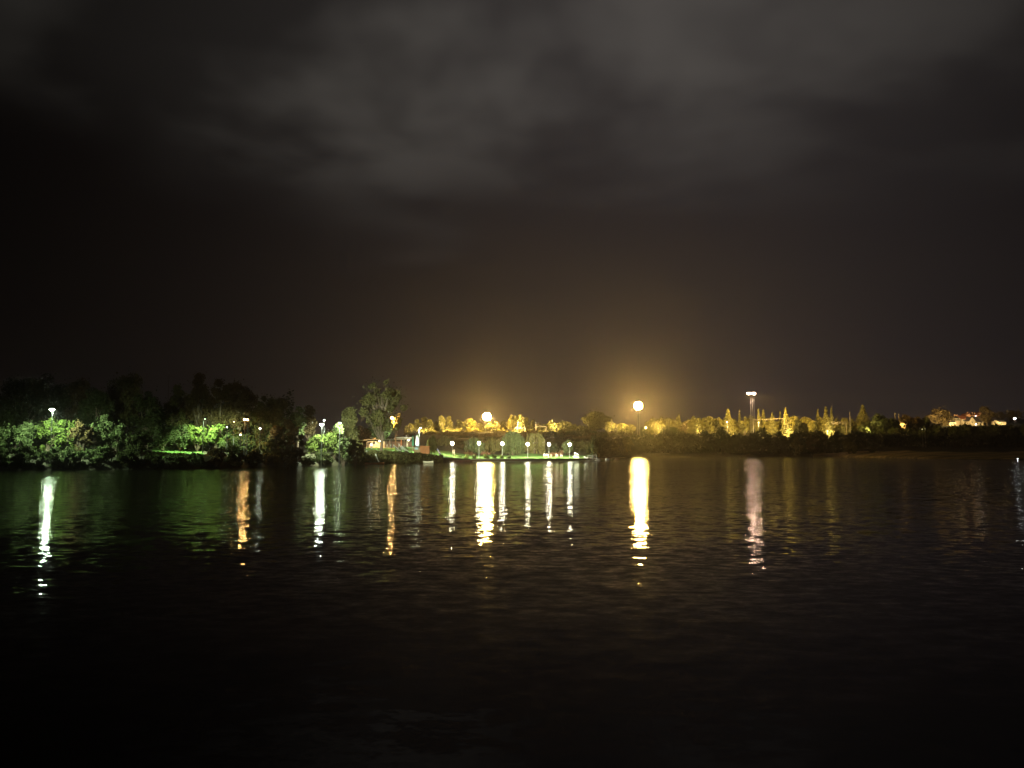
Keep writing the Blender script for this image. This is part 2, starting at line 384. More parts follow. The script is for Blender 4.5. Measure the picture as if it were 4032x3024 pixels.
def tree(kind, px, ytop, D, wpx, label, leaf='green', n=2500, ls=None, cb=0.28, name='tree', cat='tree', group=None, zb=None, lean=0.0, depth=1.0, seed=None, clump=0.30, trunk_r=None):
    seed = seed if seed is not None else int(px * 7 + D * 13 + ytop) % 99991
    rng = np.random.default_rng(seed); rr = random.Random(seed)
    X = gx(px, D); z0 = ground(X, D) - 0.1 if zb is None else zb
    zt = at(px, ytop, D).z; H = max(0.8, zt - z0); R = wpx / F * D / 2
    ls = ls or max(0.11, D / F * 4.4)
    root = empty(name, (X, D, z0), label, cat, group)
    tb = MB(); base = Vector((X, D, z0)); tr = trunk_r or max(0.06, H * 0.022)
    tone = None
    if kind in ('round', 'shrub', 'column', 'spread'):
        zc0 = z0 + H * cb; hz = (zt - zc0) / 2; cz = zc0 + hz
        K = {'round': 30, 'shrub': 22, 'column': 26, 'spread': 64}[kind]
        q = inball(rng, K * 3)
        q = q[np.linalg.norm(q, axis=1) > 0.35][:K]
        if kind == 'column': q[:, :2] *= (1 - 0.45 * np.clip(q[:, 2:3], -1, 1)) * 0.9
        if kind == 'round' or kind == 'spread': q[:, :2] *= np.where(q[:, 2:3] < -0.4, 0.7, 1.0)
        cs = np.empty_like(q); m_ = 1 - clump * 0.75
        cs[:, 0] = X + lean * H * (q[:, 2] + 1) / 2 + q[:, 0] * R * m_; cs[:, 1] = D + q[:, 1] * R * m_ * depth; cs[:, 2] = cz + q[:, 2] * hz * m_
        cr = clump * rng.uniform(0.6, 1.25, len(cs)); per = rng.multinomial(n, cr**2 / (cr**2).sum())
        P = []; T = []
        for c, r_, k in zip(cs, cr, per):
            b = inball(rng, k); sc_ = np.array([max(R, hz*.5) * r_, max(R, hz*.5) * r_, min(hz, R * 1.2) * r_ * 0.85])
            P.append(c + b * sc_); T.append(np.full(k, rng.uniform(-0.35, 0.35)))
        extra = rng.integers(0, len(cs), n // 10); P.append(cs[extra] + rng.normal(size=(n // 10, 3)) * R * 0.2); T.append(np.zeros(n // 10))
        P = np.concatenate(P); tone = np.concatenate(T)
        top = Vector((X + lean * H * 0.5, D, z0 + H * (0.75 if kind != 'shrub' else 0.5)))
        if kind != 'shrub':
            mid = base.lerp(top, 0.45) + Vector((rr.uniform(-.03, .03) * H, 0, 0))
            tb.tube(base - Vector((0, 0, .3)), mid, tr, tr * 0.7, 7); tb.tube(mid, top, tr * 0.7, tr * 0.2, 6)
        for c in cs[:: (1 if kind == 'spread' else 2)]:
            t_ = rr.uniform(0.35, 0.95) if kind != 'shrub' else 0.0
            s0 = base.lerp(top, t_ * min(1.0, max(0.1, (c[2] - z0) / (top.z - z0 + 0.01) * 0.8))); cv = Vector(c)
            md = s0.lerp(cv, 0.55) + Vector((0, 0, -0.04 * H if kind != 'shrub' else 0.02 * H))
            tb.tube(s0, md, tr * 0.34, tr * 0.2, 4); tb.tube(md, cv, tr * 0.2, tr * 0.06, 4)
    elif kind == 'conifer':
        h = rng.uniform(0, 1, n) ** 1.35; z = z0 + H * (cb + (1 - cb) * h)
        ntier = max(6, int(H / 0.8)); ph = (h * ntier) % 1.0
        ang = rng.uniform(0, 2 * math.pi, n); lob = 0.66 + 0.34 * np.sin(ang * 2 + np.floor(h * ntier) * 2.4) * np.cos(np.floor(h * ntier) * 1.7)
        rad = R * (1 - h) ** 1.0 * (0.45 + 0.55 * (1 - ph)) * lob * rng.uniform(0.25, 1, n) ** 0.5 + 0.03 * R
        P = np.stack([X + lean * H * h**2 + rad * np.cos(ang), D + rad * np.sin(ang), z - rad * 0.28], 1)
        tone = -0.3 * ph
        tb.tube(base - Vector((0, 0, .3)), Vector((X + lean * H, D, zt - 0.1 * H)), tr, tr * 0.15, 6)
    elif kind == 'willow':
        S = max(60, n // 26); a = rng.uniform(0, 2 * math.pi, S); rr_ = np.sqrt(rng.uniform(0, 1, S))
        clus = rng.integers(0, 14, S); ca = rng.uniform(0, 2*math.pi, 14); crr = np.sqrt(rng.uniform(.15, 1, 14)); 
        sx = (crr * np.cos(ca))[clus] * 0.8 + 0.24 * rr_ * np.cos(a); sy = (crr * np.sin(ca))[clus] * 0.8 + 0.24 * rr_ * np.sin(a)
        topz = zt - H * 0.38 * (sx**2 + sy**2) - rng.uniform(0, .05, S) * H
        botz = z0 + H * (cb + rng.uniform(0, 0.22, S) + 0.12 * np.sin(clus * 1.7))
        P = []; T = []
        for i in range(S):
            k = 26; t = np.sort(rng.uniform(0, 1, k)); z = topz[i] + (botz[i] - topz[i]) * t
            sw = rng.normal(0, 0.04 * R, 2)
            P.append(np.stack([X + sx[i] * R + sw[0] * t + rng.normal(0, .05, k), D + sy[i] * R * depth + sw[1] * t + rng.normal(0, .05, k), z], 1)); T.append(np.full(k, rng.uniform(-.4, .4)))
        P = np.concatenate(P); tone = np.concatenate(T)
        tb.tube(base - Vector((0, 0, .3)), base + Vector((0, 0, H * .45)), tr * 1.3, tr, 7)
        for i in range(9):
            t_ = rr.uniform(0, 6.28); e = base + Vector((math.cos(t_) * R * .6, math.sin(t_) * R * .6, H * rr.uniform(.7, .88)))
            tb.tube(base + Vector((0, 0, H * .42)), e, tr * .5, tr * .12, 4)
        leaves('crown', P, ls, LF[leaf], root, rng, 1.7, 2.5, tone)
        tb.build('trunk', M_['bark'], root); TREES.append(root); return root
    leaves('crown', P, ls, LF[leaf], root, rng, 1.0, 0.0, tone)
    tb.build('trunk' if kind != 'shrub' else 'stem', M_['bark'], root)
    TREES.append(root); return root

# ------------------------------------------------------------------ left bank: tall dark trees
G1 = 'tall dark trees of the near bank'
for a in (
 ('round', -60, 1500, 112, 260, 'pitch dark tree at the very edge of the picture behind the lit shrubs', 'dark'),
 ('round', 75, 1470, 118, 170, 'black tree rising between the picture edge and the bright bank lamp', 'dark'),
 ('round', 165, 1443, 124, 150, 'tall black tree straight above the bright white bank lamp', 'dark'),
 ('round', 285, 1462, 128, 130, 'tall dark tree whose rounded top catches a brown glow', 'brown'),
 ('round', 370, 1515, 118, 120, 'lower dark tree in the dip beside the brown topped tree', 'dark'),
 ('round', 478, 1457, 126, 150, 'tall dark round tree beside the dip in the black treeline', 'olive'),
 ('round', 575, 1505, 122, 120, 'dark tree sloping down to the notch in the black treeline', 'dark'),
 ('column', 690, 1492, 128, 90, 'dark tree over the thin mast behind the treeline', 'olive'),
 ('column', 775, 1450, 130, 110, 'tall brownish tree with a ragged tuft at its tip', 'brown'),
 ('round', 862, 1468, 128, 100, 'dark tree shoulder just before the tallest rounded crown', 'brown'),
 ('round', 938, 1443, 126, 128, 'tallest rounded brown crown standing over the twin orange lamps', 'brown'),
 ('round', 1030, 1540, 124, 80, 'dark tree in the gap after the tallest rounded crown', 'olive'),
 ('column', 1082, 1522, 126, 104, 'olive tree with a spiky lit top above the water edge', 'olive'),
):
    tree(a[0], a[1], a[2], a[3], a[4] * 1.22, a[5], a[6], n=8000, group=G1, name='broadleaf_tree', cb=0.14)
tree('round', 1172, 1572, 128, 66, 'green half of the pair of round trees beside the small lamp', 'green', n=5000, name='broadleaf_tree', cb=.06)
tree('round', 1216, 1578, 132, 66, 'brown half of the pair of round trees beside the small lamp', 'brown', n=5000, name='broadleaf_tree', cb=.06)
tree('column', 1376, 1588, 150, 104, 'tapering brown green tree between the white lamps and the tall lone tree', 'olive', n=6500, name='tapering_tree', cb=0.05)
tree('column', 1331, 1640, 131, 42, 'pale green sapling lit by the lamp at its side', 'green', n=1800, name='sapling', cb=0.25)
tree('round', 1558, 1615, 205, 62, 'tree with a glowing orange lamp inside its crown', 'gold', n=2200, name='broadleaf_tree', cb=0.45)
# the tall open crown
tree('spread', 1500, 1484, 152, 205, 'tall lone tree with an airy crown standing on the lawn by the pavilion', 'olive', n=12000, name='lone_tree', ls=0.19, cb=0.22, clump=0.16, trunk_r=0.33, lean=-0.02, seed=22)
tree('round', 1500, 1655, 176, 110, 'low green tree close behind the trunk of the tall lone tree', 'green', n=4500, name='broadleaf_tree', cb=0.35)
tree('round', 1425, 1672, 240, 90, 'orange tinted round tree behind the pavilion roof', 'brown', n=2200, name='broadleaf_tree', cb=.1)
tree('round', 1302, 1676, 250, 70, 'orange tinted tree low in the gap behind the white lamps', 'brown', n=1500, name='broadleaf_tree', cb=.1)

# lit shrubs along the near bank
G2 = 'lit shrubs along the near bank'
k_ = 0
for px, yt, D, wp, leaf, lab in (
 (-30, 1675, 96, 130, 'green', 'lit leafy shrub cut by the edge of the picture'),
 (45, 1660, 97, 110, 'green', 'pale green shrub between the picture edge and the bank lamp'),
 (118, 1622, 98.5, 110, 'green', 'bright green shrub right beside the bank lamp on its water side'),
 (185, 1632, 98, 80, 'lime', 'brightest shrub around the post of the bank lamp'),
 (262, 1640, 98, 80, 'lime', 'yellow green shrub just past the bank lamp'),
 (318, 1640, 98.5, 80, 'brown', 'slightly reddish shrub among the green ones past the bank lamp'),
 (385, 1610, 101, 100, 'green', 'large green shrub where the light of the bank lamp fades'),
 (450, 1655, 101, 90, 'green', 'dim shrub at the end of the light of the bank lamp'),
 (545, 1690, 104, 110, 'dark', 'very dark shrub between the two lit stretches of bank'),
 (640, 1672, 118, 90, 'green', 'shrub with thin stems before the small lit lawn'),
 (705, 1660, 120, 80, 'green', 'shrub standing at the small lit lawn under the treeline'),
 (775, 1650, 121, 80, 'lime', 'vivid green shrub beside the shielded lamp'),
 (850, 1655, 121, 80, 'lime', 'vivid green shrub just past the shielded lamp'),
 (905, 1680, 118, 80, 'green', 'green shrub below the small orange lamp'),
 (955, 1700, 117, 80, 'green', 'pale bluish green shrub below the twin orange lamps'),
 (1010, 1700, 119, 70, 'olive', 'olive shrub under the single small white lamp'),
 (1120, 1640, 116, 130, 'brown', 'large brown willow-like shrub leaning over the water'),
 (1065, 1720, 114, 90, 'olive', 'brownish shrub low beside the large brown one'),
 (1170, 1690, 118, 70, 'brown', 'brown shrub between the large brown one and the yellow green shrubs'),
):
    tree('shrub', px, yt, D + (1.8 if px < 500 else 0), wp * 1.12, lab, leaf, n=5200, ls=0.155, group=G2, name='shrub', cat='shrub', cb=0.02, clump=0.24)
for px, yt, D, wp, leaf, lab in (
 (1232, 1715, 128, 70, 'lime', 'leafy shrub with large leaves left under the paired white lamps'),
 (1272, 1688, 128, 80, 'lime', 'brightest yellow green shrub straight under the paired white lamps'),
 (1315, 1694, 129, 70, 'lime', 'yellow green shrub between the paired lamps and the single lamp'),
 (1352, 1700, 129, 76, 'green', 'green shrub under the lamp by the conical tree'),
 (1400, 1716, 131, 80, 'olive', 'olive shrub just before the grey end of the pavilion'),
):
    tree('shrub', px, yt, D, wp, lab, leaf, n=4200, group='shrubs under the white lamps', name='shrub', cat='shrub', cb=0.02, clump=0.24)
for px, yt, dd, wp, leaf, lab in (
 (20, 1740, 3, 130, 'green', 'low dark bank shrub at the picture edge by the water'),
 (110, 1735, 3, 110, 'green', 'low shrub on the waterline before the bank lamp'),
 (200, 1745, 3, 110, 'green', 'low shrub over the water straight below the bank lamp'),
 (290, 1735, 3, 110, 'green', 'low shrub over the water just past the bank lamp'),
 (390, 1725, 3, 120, 'green', 'low shrub on the waterline where the light fades'),
 (500, 1745, 3, 120, 'dark', 'black low shrub between the two lit stretches'),
 (600, 1765, 3, 110, 'dark', 'low shrub with a reddish patch by the water'),
 (690, 1768, 3, 110, 'green', 'low shrub on the waterline below the small lit lawn'),
 (775, 1765, 3, 90, 'green', 'low shrub over the water below the shielded lamp'),
 (850, 1745, 3, 90, 'brown', 'brownish low shrub past the shielded lamp'),
 (925, 1738, 3, 90, 'green', 'leafy green low shrub below the twin orange lamps'),
 (1000, 1755, 3, 80, 'dark', 'dark low shrub past the leafy green one'),
 (1062, 1762, 3, 100, 'olive', 'olive low shrub between the dark one and the trailing brown one'),
 (1130, 1775, 3, 110, 'brown', 'brown low shrub trailing in the water'),
 (1205, 1785, 3, 90, 'dark', 'dark low shrub before the paired white lamps'),
 (1270, 1768, 3, 90, 'dark', 'dark low shrub below the paired white lamps'),
 (1335, 1762, 3.5, 90, 'dark', 'dark low shrub below the lamp by the conical tree'),
 (1395, 1750, 3.5, 90, 'dark', 'dark low shrub closest before the pavilion lawn'),
 (1440, 1775, 3, 60, 'olive', 'olive low shrub where the grassy bank begins'),
):
    tree('shrub', px, yt + 12, shore(px) + dd - 1.6, wp, lab, leaf, n=3400, zb=-0.15, depth=.7, group='low shrubs at the waterline', name='bank_shrub', cat='shrub', cb=0.0, clump=0.26)

# undergrowth on the steep bank below the pavilion lawn
def band(name, x0, x1, f, n, m, ls, seed, kind='stuff'):
    rng = np.random.default_rng(seed); P = np.array([f(rng, rng.uniform(x0, x1)) for _ in range(n)])
    o = leaves(name, P, ls, LF[m], None, rng); tag(o, kind=kind); return o
def bankpt(rng, px):
    Y = shore(px) + rng.uniform(0.0, 3.6); X = gx(px, Y)
    lump = 0.5 + 0.5 * math.sin(px * .09) * math.sin(px * .23 + 1)
    return (X, Y - 0.2, max(0.02, ground(X, Y)) + rng.uniform(0, 0.35 + 0.35 * lump))
band('undergrowth', 1410, 1745, bankpt, 9000, 'olive', 0.16, 5)

# ------------------------------------------------------------------ willows and bushes by the lawn
for px, yt, D, wp, n, cb, lab, leaf in (
 (1700, 1712, 171, 40, 2600, 0.25, 'small yellow lit weeping tree beside the timber steps', 'gold'),
 (1752, 1716, 232, 60, 2200, 0.15, 'dim willow behind the first globe lamp', 'olive'),
 (1860, 1722, 232, 92, 4200, 0.16, 'weeping willow between the first and second globe lamps', 'green'),
 (1945, 1722, 236, 80, 3600, 0.16, 'weeping willow between the second and third globe lamps', 'gold'),
 (2018, 1694, 232, 96, 5200, 0.05, 'large weeping willow hanging to the grass past the third globe lamp', 'green'),
 (2105, 1698, 234, 88, 4800, 0.05, 'large dense willow behind the fourth globe lamp', 'gold'),
):
    tree('willow', px, yt, D, wp, lab, leaf, n=n, name='willow_tree', cb=cb, ls=0.15 if D < 200 else 0.22)
for px, yt, D, wp, kind, leaf, lab in (
 (2236, 1728, 236, 50, 'column', 'green', 'small conical tree behind the sixth globe lamp'),
 (2172, 1745, 240, 60, 'shrub', 'dark', 'dark bush behind the fifth globe lamp'),
 (2300, 1735, 246, 90, 'shrub', 'olive', 'dark round bush behind the white gangway rails'),
 (2370, 1700, 330, 90, 'shrub', 'olive', 'dark bush under the big golden tree'),
 (2353, 1742, 290, 44, 'shrub', 'gold', 'paler bush catching light behind the jetty'),
 (2405, 1750, 300, 80, 'shrub', 'olive', 'rounded bush over the end of the jetty'),
 (2468, 1716, 360, 56, 'round', 'gold', 'pale leafy bush at the corner of the far shore'),
 (2450, 1700, 400, 90, 'shrub', 'olive', 'dark bush behind the corner of the far shore'),
 (2180, 1700, 300, 120, 'shrub', 'dark', 'dark thicket on the slope above the benches'),
 (2290, 1690, 310, 120, 'shrub', 'dark', 'dark thicket on the slope beside the big golden tree'),
):
    tree(kind, px, yt, D, wp, lab, leaf, n=2000, name='bush', cat='bush', cb=0.04)
# low bright plants on the lawn edge
for i, (px, yt, wp, leaf) in enumerate(((1797, 1790, 16, 'lime'), (1810, 1797, 18, 'lime'), (1838, 1789, 20, 'lime'), (1837, 1799, 22, 'lime'), (1868, 1790, 17, 'green'),
    (1870, 1800, 20, 'lime'), (1912, 1788, 16, 'lime'), (1922, 1796, 18, 'lime'), (1946, 1790, 20, 'lime'), (1976, 1790, 20, 'lime'), (2004, 1794, 18, 'green'))):
    words = ('just past the first globe lamp', 'low and wide, second from the first globe lamp', 'upper one with a rounded top left of the second globe lamp', 'lower one at the wall edge between the first and second lamps',
             'pale one touching the second globe lamp post', 'low one at the wall edge below the second globe lamp', 'tall loose one past the second globe lamp', 'yellowest one midway between the second and third lamps',
             'round one before the third globe lamp', 'dome shaped one under the third globe lamp', 'last one past the third globe lamp')[i]
    D = 190 if yt < 1794 else 184
    if px > 1950: D = 194
    tree('shrub', px, yt, D, wp, 'lit lawn plant, ' + words, leaf, n=420, name='lawn_plant', cat='plant', cb=0.0, ls=0.17, group='plants along the lawn edge')
# russet hedges
for px, yt, D, wp, lab in ((1848, 1779, 222, 60, 'low russet hedge behind the lawn plants'), (1912, 1777, 222, 50, 'russet hedge past the second globe lamp'),
                           (2180, 1779, 224, 34, 'small russet hedge behind the middle bench'), (2208, 1773, 226, 30, 'russet hedge rising toward the sixth globe lamp')):
    tree('shrub', px, yt, D, wp, lab, 'russet', n=700, name='russet_hedge', cat='hedge', cb=0.0, group='russet hedges', ls=0.17)

# ------------------------------------------------------------------ trees on the ridge, lit by the yard masts
G3 = 'trees lit on the ridge'
ridge = (
 (1612, 1664, 30, 'round', 'low golden tree beginning the lit ridge past the orange lamp'),
 (1640, 1640, 26, 'column', 'slim golden tree above the closed parasols'),
 (1667, 1628, 26, 'column', 'pointed golden tree above the arm of the tall lawn lamp'),
 (1692, 1642, 26, 'column', 'golden tree just past the pointed one above the lawn lamp'),
 (1718, 1648, 22, 'column', 'short golden tree before the tallest of the slim group'),
 (1740, 1626, 24, 'column', 'slim tall golden tree above the first globe lamp'),
 (1768, 1630, 26, 'column', 'broad topped tree just past the one above the first globe lamp'),
 (1806, 1640, 24, 'column', 'golden tree before the bright round one near the mast'),
 (1847, 1640, 40, 'round', 'brightly lit round tree before the first yellow mast'),
 (1890, 1664, 26, 'round', 'small very bright bush at the foot of the first yellow mast'),
 (1926, 1664, 34, 'round', 'blown out bush under the first yellow mast'),
 (1956, 1652, 28, 'round', 'bright yellow tree just past the first yellow mast'),
 (1984, 1650, 28, 'round', 'second bright tree past the first yellow mast'),
 (2012, 1630, 24, 'column', 'slim tree beginning the tall clump above the large willow'),
 (2032, 1628, 20, 'column', 'middle slim tree of the tall clump above the large willow'),
 (2050, 1624, 24, 'column', 'tallest tree of the clump above the large willow'),
 (2072, 1637, 26, 'column', 'rounded tree ending the tall clump above the large willow'),
 (2099, 1642, 16, 'column', 'thin dim tree standing by itself over the dense willow'),
 (2121, 1663, 18, 'round', 'small golden ball beside the thin catenary post'),
 (2140, 1662, 16, 'round', 'second small golden ball past the catenary post'),
 (2172, 1655, 44, 'round', 'broad golden tree above the fifth globe lamp'),
 (2222, 1655, 54, 'round', 'wide golden tree above the sixth globe lamp'),
 (2260, 1668, 28, 'round', 'low golden tree before the dip toward the big tree'),
 (2292, 1674, 36, 'round', 'low golden hedge-like tree touching the big tree'),
 (2349, 1620, 100, 'round', 'big rounded many stemmed golden tree between the two yellow masts'),
 (2402, 1655, 42, 'round', 'bright yellow tree just past the big rounded tree'),
 (2446, 1664, 38, 'round', 'pinkish yellow tree with a post before it'),
 (2482, 1667, 40, 'round', 'flat topped yellow bush at the foot of the second yellow mast'),
 (2530, 1678, 30, 'round', 'dark tree at the other foot of the second yellow mast'),
 (2565, 1672, 34, 'round', 'dark rounded tree past the small warm lamp'),
 (2598, 1652, 36, 'round', 'isolated bright yellow dome on the dark ridge'),
 (2640, 1674, 50, 'round', 'dark low tree beside the short white mast'),
 (2676, 1628, 24, 'conifer', 'ragged brown conifer past the short white mast'),
 (2694, 1650, 26, 'round', 'brownish tree leaning on the ragged conifer'),
 (2725, 1662, 34, 'round', 'dim low tree with a pinkish tint before the bell shaped tree'),
 (2757, 1630, 30, 'column', 'bell shaped pale tree on the ridge'),
 (2795, 1628, 34, 'round', 'wide pale tree between the bell shaped tree and the broad conifer'),
 (2826, 1632, 32, 'round', 'pale tree touching the broad conifer'),
 (2870, 1609, 52, 'conifer', 'broad conifer with several tips before the tall twin mast'),
 (2914, 1612, 16, 'conifer', 'slender crooked conifer just before the tall twin mast'),
 (2934, 1632, 24, 'round', 'feathery bright tree at the foot of the tall twin mast'),
 (2991, 1609, 16, 'conifer', 'narrow pointed conifer just past the tall twin mast'),
 (3010, 1613, 30, 'conifer', 'fuller conifer beside the narrow one past the mast'),
 (3045, 1624, 28, 'conifer', 'blunt topped conifer at the end of the white handrail'),
 (3076, 1620, 12, 'conifer', 'thinnest spike of a conifer on the ridge'),
 (3099, 1605, 38, 'conifer', 'tallest bright yellow conifer in the middle of the ridge'),
 (3132, 1630, 44, 'round', 'round tree on the slope of the tallest yellow conifer'),
 (3172, 1640, 44, 'round', 'flat topped bright tree in the ridge'),
 (3202, 1646, 30, 'round', 'low yellow tree next to the bent conifer'),
 (3224, 1611, 22, 'conifer', 'bent conifer with a drooping tip'),
 (3258, 1601, 38, 'conifer', 'tall shaggy conifer beside its slim twin'),
 (3280, 1603, 16, 'conifer', 'slim twin of the tall shaggy conifer'),
 (3304, 1664, 26, 'round', 'small pale bush under the overhead wires'),
 (3334, 1670, 30, 'round', 'low pale bush at the foot of the wooden power pole'),
 (3402, 1594, 92, 'conifer', 'great spreading cedar with a crooked tip'),
 (3475, 1625, 60, 'round', 'dark tree with a few pale tips past the great cedar'),
 (3520, 1640, 40, 'round', 'dark tree behind the second pale post'),
 (3570, 1628, 66, 'round', 'bushy brown tree midway to the houses'),
 (3612, 1634, 44, 'round', 'reddish brown tree beside the bushy brown one'),
 (3652, 1636, 30, 'round', 'dark tree before the large domed tree'),
)
for i, (px, yt, wp, kind, lab) in enumerate(ridge):
    if px < 1860: D = 350 + (i * 7 % 5) * 5
    elif px < 2320: D = 348 + (i * 7 % 5) * 5
    elif px < 2380: D = 352
    elif px < 2520: D = 436
    else: D = 440 + (i * 7 % 5) * 4
    dk = lab.startswith('dark')
    leaf = 'dark' if dk else ('conifer' if kind == 'conifer' else ('brown' if 'brown' in lab else 'gold'))
    n = int(900 + wp * 34)
    tree(kind, px, yt, D, wp * ((1.7 if wp > 60 else 2.5) if kind == 'conifer' else 1.3), lab, leaf, n=int(n * 1.4), name='conifer_tree' if kind == 'conifer' else 'ridge_tree', cat='tree', group=G3, cb=0.08 if kind != 'round' or wp < 90 else 0.2,
         ls=0.42 if not kind == 'conifer' else 0.36, lean=0.02 if 'crooked' in lab or 'bent' in lab else 0, clump=0.34)
for px, yt, wp, D, lab in (
 (3706, 1604, 112, 560, 'large domed tree before the first house'),
 (3893, 1597, 72, 575, 'large domed tree covering the end of the houses'),
 (3945, 1619, 40, 640, 'small flat topped tree past the covering domed tree'),
 (3988, 1610, 50, 640, 'tree with a white light at its foot'),
 (4020, 1608, 30, 640, 'tree at the edge of the picture beyond the houses'),
 (4070, 1615, 70, 640, 'tree cut off by the picture edge beyond the houses'),
):
    tree('round', px, yt, D, wp, lab, 'brown', n=4200 if wp > 60 else 2200, ls=0.5, name='broadleaf_tree', group='trees around the houses', cb=0.1)

# dim hedge-like wood on the slopes, one mass
def wood(name, x0, x1, fy, fD, n, leaf, ls, seed):
    rng = np.random.default_rng(seed); P = []
    K = int((x1 - x0) / 26)
    cx_ = rng.uniform(x0, x1, K); 
    for _ in range(n):
        px = rng.uniform(x0, x1); top, bot = fy(px)
        D0, D1 = fD(px); t = rng.uniform(0, 1)
        D = D0 + (D1 - D0) * t
        lump = 5 * math.sin(px * .11) + 4 * math.sin(px * .047 + 2) + 3 * math.sin(px * .31)
        ycan = bot + (top + lump - bot) * (0.25 + 0.75 * t)
        zc = at(px, ycan, D).z; g = ground(gx(px, D), D)
        z = max(g, zc - abs(rng.normal(0, 1.6)))
        P.append((gx(px, D), D, z))
    o = leaves(name, np.array(P), ls, LF[leaf], None, rng); tag(o, kind='stuff'); return o
wood('tree_undergrowth', -260, 1150, lambda p: (1575 + 30 * math.sin(p * .021) + 14 * math.sin(p * .07), 1790), lambda p: (124, 142), 20000, 'dark', 0.30, 18)
wood('woodland', 2490, 3480, lambda p: (1700 + 9 * math.sin(p * .035) + 8 * math.sin(p * .083 + 1), 1790), lambda p: (401, 426), 26000, 'dark', 0.62, 11)
wood('woodland_slope', 3380, 4300, lambda p: (1672, 1760), lambda p: (408, 446), 24000, 'dark', 0.66, 12)
wood('hillside_thicket', 1590, 2340, lambda p: (1697 + 6 * math.sin(p * .05) + 4 * math.sin(p * .13), 1735), lambda p: (296, 336), 16000, 'brown', 0.46, 13)
wood('hillside_undergrowth', 1740, 2330, lambda p: (1742, 1778), lambda p: (240, 296), 12000, 'dark', 0.38, 14)
wood('shore_thicket', 2330, 2520, lambda p: (1715, 1795), lambda p: (shore(p) + 3, shore(p) + 32), 6000, 'dark', 0.45, 15)
wood('ridge_thicket', 2540, 3490, lambda p: (1648 + 12 * math.sin(p * .06) * math.sin(p * .023) + 5 * math.sin(p * .19), 1705), lambda p: (449, 460), 22000, 'gold', 0.52, 16)
wood('ridge_hedge', 1590, 2345, lambda p: (1686 + 5 * math.sin(p * .07), 1703), lambda p: (345, 351), 9000, 'gold', 0.42, 17)
G4 = 'bushes on the far shore'
for px, yt, D, wp, leaf, lab in (
 (2960, 1705, 404, 120, 'dark', 'broad dark bush under the tall twin mast on the far shore'),
 (3060, 1712, 404, 130, 'dark', 'widest dark bush on the far shore'),
 (3138, 1718, 400, 50, 'gold', 'small paler bush between the wide dark bush and the tall brown one'),
 (3200, 1700, 398, 66, 'brown', 'tall brown bush at the start of the sandy shore'),
 (3312, 1712, 412, 70, 'olive', 'olive bush sloping behind the sandy shore'),
 (3342, 1730, 384, 54, 'gold', 'pale leafy bush standing on the sandy shore'),
 (3366, 1748, 380, 26, 'gold', 'small pale bush beside the leafy one on the sand'),
 (3436, 1762, 372, 30, 'olive', 'low round bush on the sandy shore'),
 (3526, 1690, 430, 34, 'gold', 'pale tall bush hanging before the dark wood'),
 (2880, 1720, 404, 90, 'dark', 'dark bush with a few pale sprigs before the twin mast'),
):
    tree('shrub', px, yt, D, wp, lab, leaf, n=1800, name='shore_bush', cat='bush', group=G4, cb=0.0, ls=0.40)

# ------------------------------------------------------------------ lamps
WHITE = (0.88, 1.0, 0.78); GREENW = (0.72, 1.0, 0.60); ORANGE = (1.0, 0.52, 0.16); SODIUM = (1.0, 0.62, 0.145); GLOBE = (1.0, 0.93, 0.72); PINK = (1.0, 0.62, 0.43)
E = {}
def glow(name, col, s):
    if name not in E: E[name] = emat(name, col, s)
    return E[name]
def spot(name, loc, target, power, col, angle, parent, blend=0.5, radius=0.15):
    l = bpy.data.lights.new(name, 'SPOT'); l.energy = power; l.color = col; l.spot_size = math.radians(angle); l.spot_blend = blend; l.shadow_soft_size = radius
    o = bpy.data.objects.new(name, l); COL.objects.link(o); o.parent = parent
    o.location = Vector(loc) - Vector(parent.location); d = Vector(target) - Vector(loc)
    o.rotation_euler = d.to_track_quat('-Z', 'Y').to_euler(); return o
def point(name, loc, power, col, parent, radius=0.15):
    l = bpy.data.lights.new(name, 'POINT'); l.energy = power; l.color = col; l.shadow_soft_size = radius
    o = bpy.data.objects.new(name, l); COL.objects.link(o); o.parent = parent; o.location = Vector(loc) - Vector(parent.location); return o

def street_lamp(px, py, D, label, col, L, P, r=0.20, arm=0.0, group=None, name='street_lamp', mk='dark', cat='lamp', water=False, aim=None, cone=None):
    h = at(px, py, D); X = h.x - arm; z0 = ground(X, D); root = empty(name, (X, D, z0), label, cat, group)
    pb = MB(); top = Vector((X, D, h.z + 0.12)); pb.tube((X, D, z0 - .2), (X, D, z0 + 0.9), .09, .09, 8); pb.tube((X, D, z0 + .9), top, .065, .045, 8)
    if arm: pb.tube(top, (h.x, D - .1, h.z + .16), .04, .03, 6)
    pb.build('pole', M_[mk], root)
    hd = MB(); hd.lathe((h.x, D - .1, h.z + .10), [(.27, 0), (.25, .07), (.12, .16), (.04, .2)], 12); hd.build('lamp_hood', M_['dark'], root)
    bl = MB(); bl.sphere((h.x, D - .1, h.z), r, 8, 5, .6); bl.build('lamp_bulb', glow('lamp_%s_%d' % (label[:6], px), col, L), root)
    if P:
        l = (h.x, D + .25, h.z - .1)
        a = aim or (0, .35 if water else .5, -.8); spot('lamp_light', l, (l[0] + a[0], l[1] + a[1], l[2] + a[2]), P * PW, col, cone or (165 if water else 150), root, .35, .1)
    return root
PW = 7.0
street_lamp(207, 1613, 95.0, 'brightest white lamp on the near bank, sticking out of leafy shrubs', (.74, 1, .68), 420, 2700, r=.26, water=True, mk='pole')
street_lamp(808, 1650, 117, 'shielded dim lamp over vivid green bushes under the treeline', GREENW, 5, 2700, r=.10, arm=.25)
street_lamp(1213, 1680, 133, 'small white lamp beside the pair of round trees', WHITE, 60, 300, r=.13, mk='pole')
